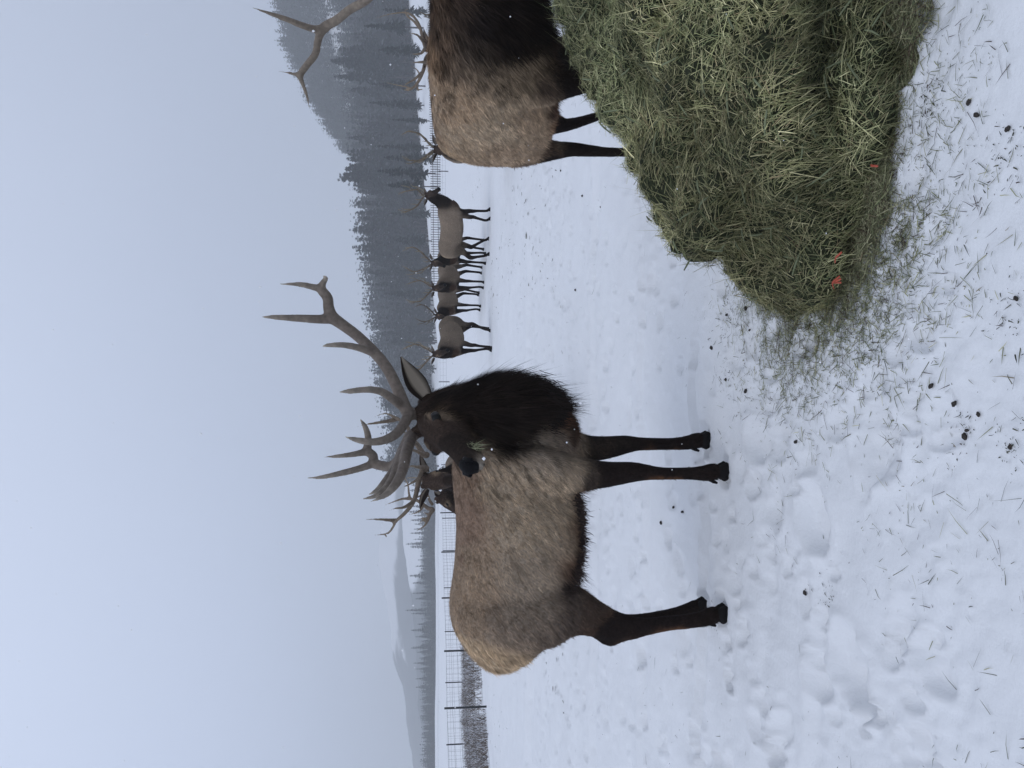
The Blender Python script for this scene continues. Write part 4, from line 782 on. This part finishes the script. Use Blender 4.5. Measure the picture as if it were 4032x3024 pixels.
def strands(n, Vv, Tt, nv, dr, Lr, wr_, lift, spread=1.0, hole=.50):
    k, bc = scatter(Vv, Tt, n); dn = fbm(Vv[Tt[k, 0]] * np.array([5, 5, 8]), 3, 88); kp = dn + .22 * rng.random(n) > hole - .16 * (Vv[Tt[k, 0], 2] < .40); k, bc = k[kp], bc[kp]; n = len(k)
    f3 = lambda A_: (A_[Tt[k]] * bc[..., None]).sum(1); p = f3(Vv); n_ = unit(f3(nv))
    fl = np.stack([vnoise(p * 5, 81), vnoise(p * 5, 82), vnoise(p * 5, 83)], 1) - .5
    d = dr(p, n_) + fl * 1.6 * spread + rng.normal(0, .75 * spread, p.shape); d = d - n_ * (d * n_).sum(1, keepdims=True) * .9; d = unit(d); d = unit(d + n_ * rng.normal(lift, .22, (n, 1)))
    L = Lr[0] + (Lr[1] - Lr[0]) * rng.random(n) ** 1.6; c = PAL[rng.choice(6, n, p=PW)] * (.65 + .7 * rng.random((n, 1)))
    c = c * np.array([1.16, 1.10, 1.0]) * (.62 + .75 * sstep(.3, .72, fbm(p * 4.5, 3, 85)))[:, None]; c = c * (1 + np.array([-.07, 0, .0]) * sstep(.35, .65, fbm(p * 2.2, 2, 86))[:, None])
    wd = wr_[0] + (wr_[1] - wr_[0]) * rng.random(n) ** 2
    p = p - d * (L * .4)[:, None] + n_ * (.004 + .018 * rng.random((n, 1)))
    return blades(p, d, unit(n_ + rng.normal(0, .5, p.shape)), L, wd, c, rng.normal(0, .10, p.shape) + np.array([0, 0, -.12]))
def drb(p, n_):
    face = sstep(.2, -.3, n_[:, 1]) * (1 - sstep(.3, .7, n_[:, 2])); d = np.zeros_like(p); d[:, 0] = .9; d[:, 2] = -.8 * face; d[:, 1] = .3; return d
for k, (n, Lr, wr_) in enumerate(((110000, (.02, .075), (.0014, .0034)), (24000, (.06, .18), (.0016, .0042)), (4200, (.12, .34), (.0016, .003)))):
    Vb, Tb, Cb = strands(n, V, T, nv, drb, Lr, wr_, (.10, .2, .42)[k], hole=(.46, .43, .3)[k])
    obj('hay_strands', mesh('hay_strands', Vb - ob, Tb, Cb, False), M_hay, bale, kind='stuff')
# seed heads
n = 420; k, bc = scatter(V, T, n); f3 = lambda A_: (A_[T[k]] * bc[..., None]).sum(1); p = f3(V); n_ = unit(f3(nv)); mb = MB()
for q in range(n):
    if p[q, 2] < .03: continue
    d = unit(rng.normal(0, 1, 3)); d = unit(d - n_[q] * d.dot(n_[q]) * .8); c = p[q] + n_[q] * .02; L = .02 + .035 * rng.random(); g = np.array([.17, .19, .11]) * (.7 + .5 * rng.random())
    mb.rings(tube_rings([(*(c - d * L - ob), .003), (*(c - ob + n_[q] * .004), .0042), (*(c + d * L - ob), .0025)], side=unit((.3, .5, .8)), n=5, m=2), g[None])
obj('seed_heads', mb.mesh('seed_heads'), M_hay, bale, kind='stuff')

# loose hay fallen on the snow: thick round the bale, thin far off
def loose(x, y, Lr, wr_, zr=.004, cdark=1.0):
    n = len(x); z = ground_h(x, y); a = rng.random(n) * 6.283; d = np.stack([np.cos(a), np.sin(a), rng.normal(.03, .16, n)], 1); d = unit(d)
    L = Lr[0] + (Lr[1] - Lr[0]) * rng.random(n) ** 2.2; c = PAL[rng.choice(6, n, p=PW)] * (.45 + .7 * rng.random((n, 1))) * cdark
    br = rng.random(n) < .16; c[br] = np.array([.06, .04, .03])
    r = np.stack([x, y, z + zr + .006 * rng.random(n)], 1) - d * L[:, None] * .5; r[:, 2] = np.maximum(r[:, 2], z - .004)
    return blades(r, d, unit(np.stack([rng.normal(0, .4, n), rng.normal(0, .4, n), np.ones(n)], 1)), L, wr_[0] + (wr_[1] - wr_[0]) * rng.random(n), c, rng.normal(0, .14, (n, 3)) * (1, 1, .3))
n = 60000; cx = .35 + 2.4 * rng.random(n); edge = np.interp(cx, sx, [r[0][0] for r in pr]); back = np.interp(cx, sx, [r[-1][0] for r in pr])
off = rng.exponential(.06, n); fr = rng.random(n) < .6; y = np.where(fr, edge - off + .10, back + off * .8 - .05); x = cx.copy()
k = rng.random(n) < .38; ang_ = rng.random(n) * 3.3 + 1.4; rad = rng.exponential(.16, n) ** 1.0; x[k] = (.62 + np.cos(ang_) * (.22 + rad))[k]; y[k] = (3.05 + np.sin(ang_) * (.34 + rad))[k]
m = vnoise(p3(x * 7, y * 7), 91) + rng.random(n) * .7 > .52; x, y = x[m], y[m]
A1 = loose(x, y, (.012, .09), (.0014, .0032))
n = 12000; r_ = rng.exponential(.42, n); a = rng.random(n) * 6.283; x = .75 + np.cos(a) * (.35 + r_) * 1.1; y = 2.85 + np.sin(a) * (.35 + r_) * .9; m = (y > .7) & (y < 6) & (fbm(p3(x * 3.2, y * 3.2), 3, 93) + .12 * rng.random(n) > .58); A2 = loose(x[m], y[m], (.006, .075), (.0010, .0028), cdark=.75)
n = 2300; y = 1.4 + 14 * rng.random(n) ** 1.5; x = (rng.random(n) * 2 - 1) * .55 * y; m = fbm(p3(x * 1.3, y * 1.3), 3, 94) + .2 * rng.random(n) > .62; x, y = x[m], y[m]; A3 = loose(x, y, (.006, .085), (.0010, .0032), cdark=.35)
n = 2600; y = 9 + 30 * rng.random(n); x = (rng.random(n) * 2 - 1) * .6 * y; m = fbm(p3(x * .35, y * .16), 3, 95) > .55; A4 = loose(x[m], y[m], (.04, .16), (.006, .02), cdark=.4)
def G(v, py):
    xr = (1512 - py) / FPX; yd = (v - 2016) / FPX; d = np.array((xr, CP - yd * SP, -SP - yd * CP)); q = d * (H / -d[2]); return q[0], q[1]
xs2, ys2 = [], []
for v, py, q, k in ((2880, 1215, .07, 80), (3470, 870, .08, 130), (3960, 1240, .05, 70), (3790, 1705, .035, 40), (3990, 1760, .045, 60), (2872, 1490, .07, 70), (3250, 2340, .04, 40), (2815, 2430, .07, 70), (3680, 410, .04, 60), (3950, 600, .06, 90), (3230, 1330, .06, 60)):
    a_, b_ = G(v, py); xs2.append(a_ + rng.normal(0, q, k)); ys2.append(b_ + rng.normal(0, q, k))
A6 = loose(np.concatenate(xs2), np.concatenate(ys2), (.003, .024), (.0015, .0045), cdark=.22)
n = 26000; x = .3 + 2.2 * rng.random(n); ed = np.interp(x, sx, [r[0][0] for r in pr]); y = ed + .06 - .17 * rng.random(n) ** 1.3 * (1.1 - .4 * np.sin(x * 9)); A5 = loose(x, y, (.02, .13), (.0014, .0034), zr=.01)
off = 0; Vs, Ts, Cs = [], [], []
for Vb, Tb, Cb in (A1, A2, A3, A4, A5, A6): Vs.append(Vb); Ts.append(Tb + off); Cs.append(Cb); off += len(Vb)
tag(obj('loose_hay', mesh('loose_hay', np.concatenate(Vs), np.concatenate(Ts), np.concatenate(Cs), False), M_hay, kind='stuff'), 'loose hay and chaff strewn over the snow around the bale', 'hay')

# red twine scraps
def scrap(x, y, z, L, w_, a, k, label):
    e = tag(empty('baling_twine', (x, y, z)), label, 'twine'); 
    for q in range(k):
        mb = MB(); aa = a + .5 * (q - k / 2 + .5); c, s_ = math.cos(aa), math.sin(aa); pts = [(-c * L / 2, -s_ * L / 2, .004, w_), (0, .003, .012 + .004 * q, w_ * 1.1), (c * L / 2, s_ * L / 2, .006, w_ * .8)]
        mb.rings(tube_rings(pts, side=(0, 0, 1), n=6, m=3, flat=2.2)); obj('strand', mb.mesh('strand'), M_twine, e)
def G(v, py):
    xr = (1512 - py) / FPX; yd = (v - 2016) / FPX; d = np.array((xr, CP - yd * SP, -SP - yd * CP)); q = d * (H / -d[2]); return q[0], q[1]
for v, py, k, L, a, nn, lb in ((3300, 1112, .94, .055, 1.9, 3, 'frayed red twine scrap of several strands at the tip of the hay'), (3306, 1014, .90, .05, 2.2, 1, 'short single red twine scrap in the hay, between the other two'), (3448, 652, .94, .04, 1.2, 1, 'small red twine scrap in the hay in front of the bale')):
    a_, b_ = G(v, py); scrap(a_ * k, b_ * k, H * (1 - k), L, .0019, a, nn, lb)

# droppings on the snow
dm = []
for s in range(4):
    mb = MB(); mb.rings(tube_rings([(-.010, 0, .006, .007), (0, .001, .007, .0105), (.011, 0, .006, .006)], side=(0, 1, 0), n=8, m=2)); V, F, _ = mb.get(); V = V * (1 + .3 * (vnoise(V * 120 + s * 9, s)[:, None] - .5)); dm.append(mesh('dropping', V, F))
spots = [(3822, 403), (3848, 452), (3972, 508), (3978, 1175), (3682, 1520), (3770, 1590), (3850, 1632), (3800, 1718), (2872, 1202), (2880, 1240), (2950, 1214), (2872, 1495), (2955, 1540), (3150, 1740), (2815, 1370), (3812, 1695), (3975, 1760), (2644, 1998), (2690, 2016), (2605, 2058), (2355, 815), (2210, 672), (2290, 771), (3165, 2335), (2960, 1300), (3540, 955), (3180, 1348), (2700, 2420), (2275, 1142)]
for k, (v, py) in enumerate(spots):
    x, y = G(v, py); o = obj('dropping', dm[k % 4], M_dung, None, (x, y, gh(x, y) + .002)); o.rotation_euler = (0, 0, random.random() * 6); q = .3 + .35 * random.random() + .05 * y; o.scale = (q, q, q); tag(o, 'dark round elk dropping lying on the trodden snow', 'dropping', 'elk droppings scattered on the snow')

# falling snowflakes
n = 480; y = .6 + 9 * rng.random(n); x = (rng.random(n) * 2 - 1) * .55 * y; z = H - .1 * y + (rng.random(n) * 2 - 1) * .72 * y; m = z > .1; x, y, z = x[m], y[m], z[m]; n = len(x)
oc = np.array([(1, 0, 0), (-1, 0, 0), (0, 1, 0), (0, -1, 0), (0, 0, 1), (0, 0, -1)], float); of = np.array([(0, 2, 4), (2, 1, 4), (1, 3, 4), (3, 0, 4), (2, 0, 5), (1, 2, 5), (3, 1, 5), (0, 3, 5)])
s = (.0011 + .0016 * rng.random(n)) * np.minimum(1.6, .4 + y * .22); V = (np.stack([x, y, z], 1)[:, None] + oc[None] * s[:, None, None] * (1 + .5 * rng.random((n, 6, 1)))).reshape(-1, 3); T = (np.arange(n)[:, None, None] * 6 + of[None]).reshape(-1, 3)
tag(obj('falling_snow', mesh('falling_snow', V, T), M_flake, kind='stuff'), 'sparse snowflakes drifting down in the air', 'snowflakes')

# ---------------------------------------------------------------- haze
mb = MB(); mb.box((0, 1000, 105), (12500, 12500, 112)); V, F, _ = mb.get(); me = mesh('haze', V, F, None, False)
hm = bpy.data.materials.new('haze_air'); hm.use_nodes = True; t = hm.node_tree; t.nodes.remove(t.nodes['Principled BSDF']); pv = t.nodes.new('ShaderNodeVolumePrincipled')
pv.inputs['Color'].default_value = (.93, .95, .97, 1); pv.inputs['Density'].default_value = .00096; t.links.new(pv.outputs[0], t.nodes['Material Output'].inputs['Volume'])
hz = obj('haze', me, hm, kind='stuff')
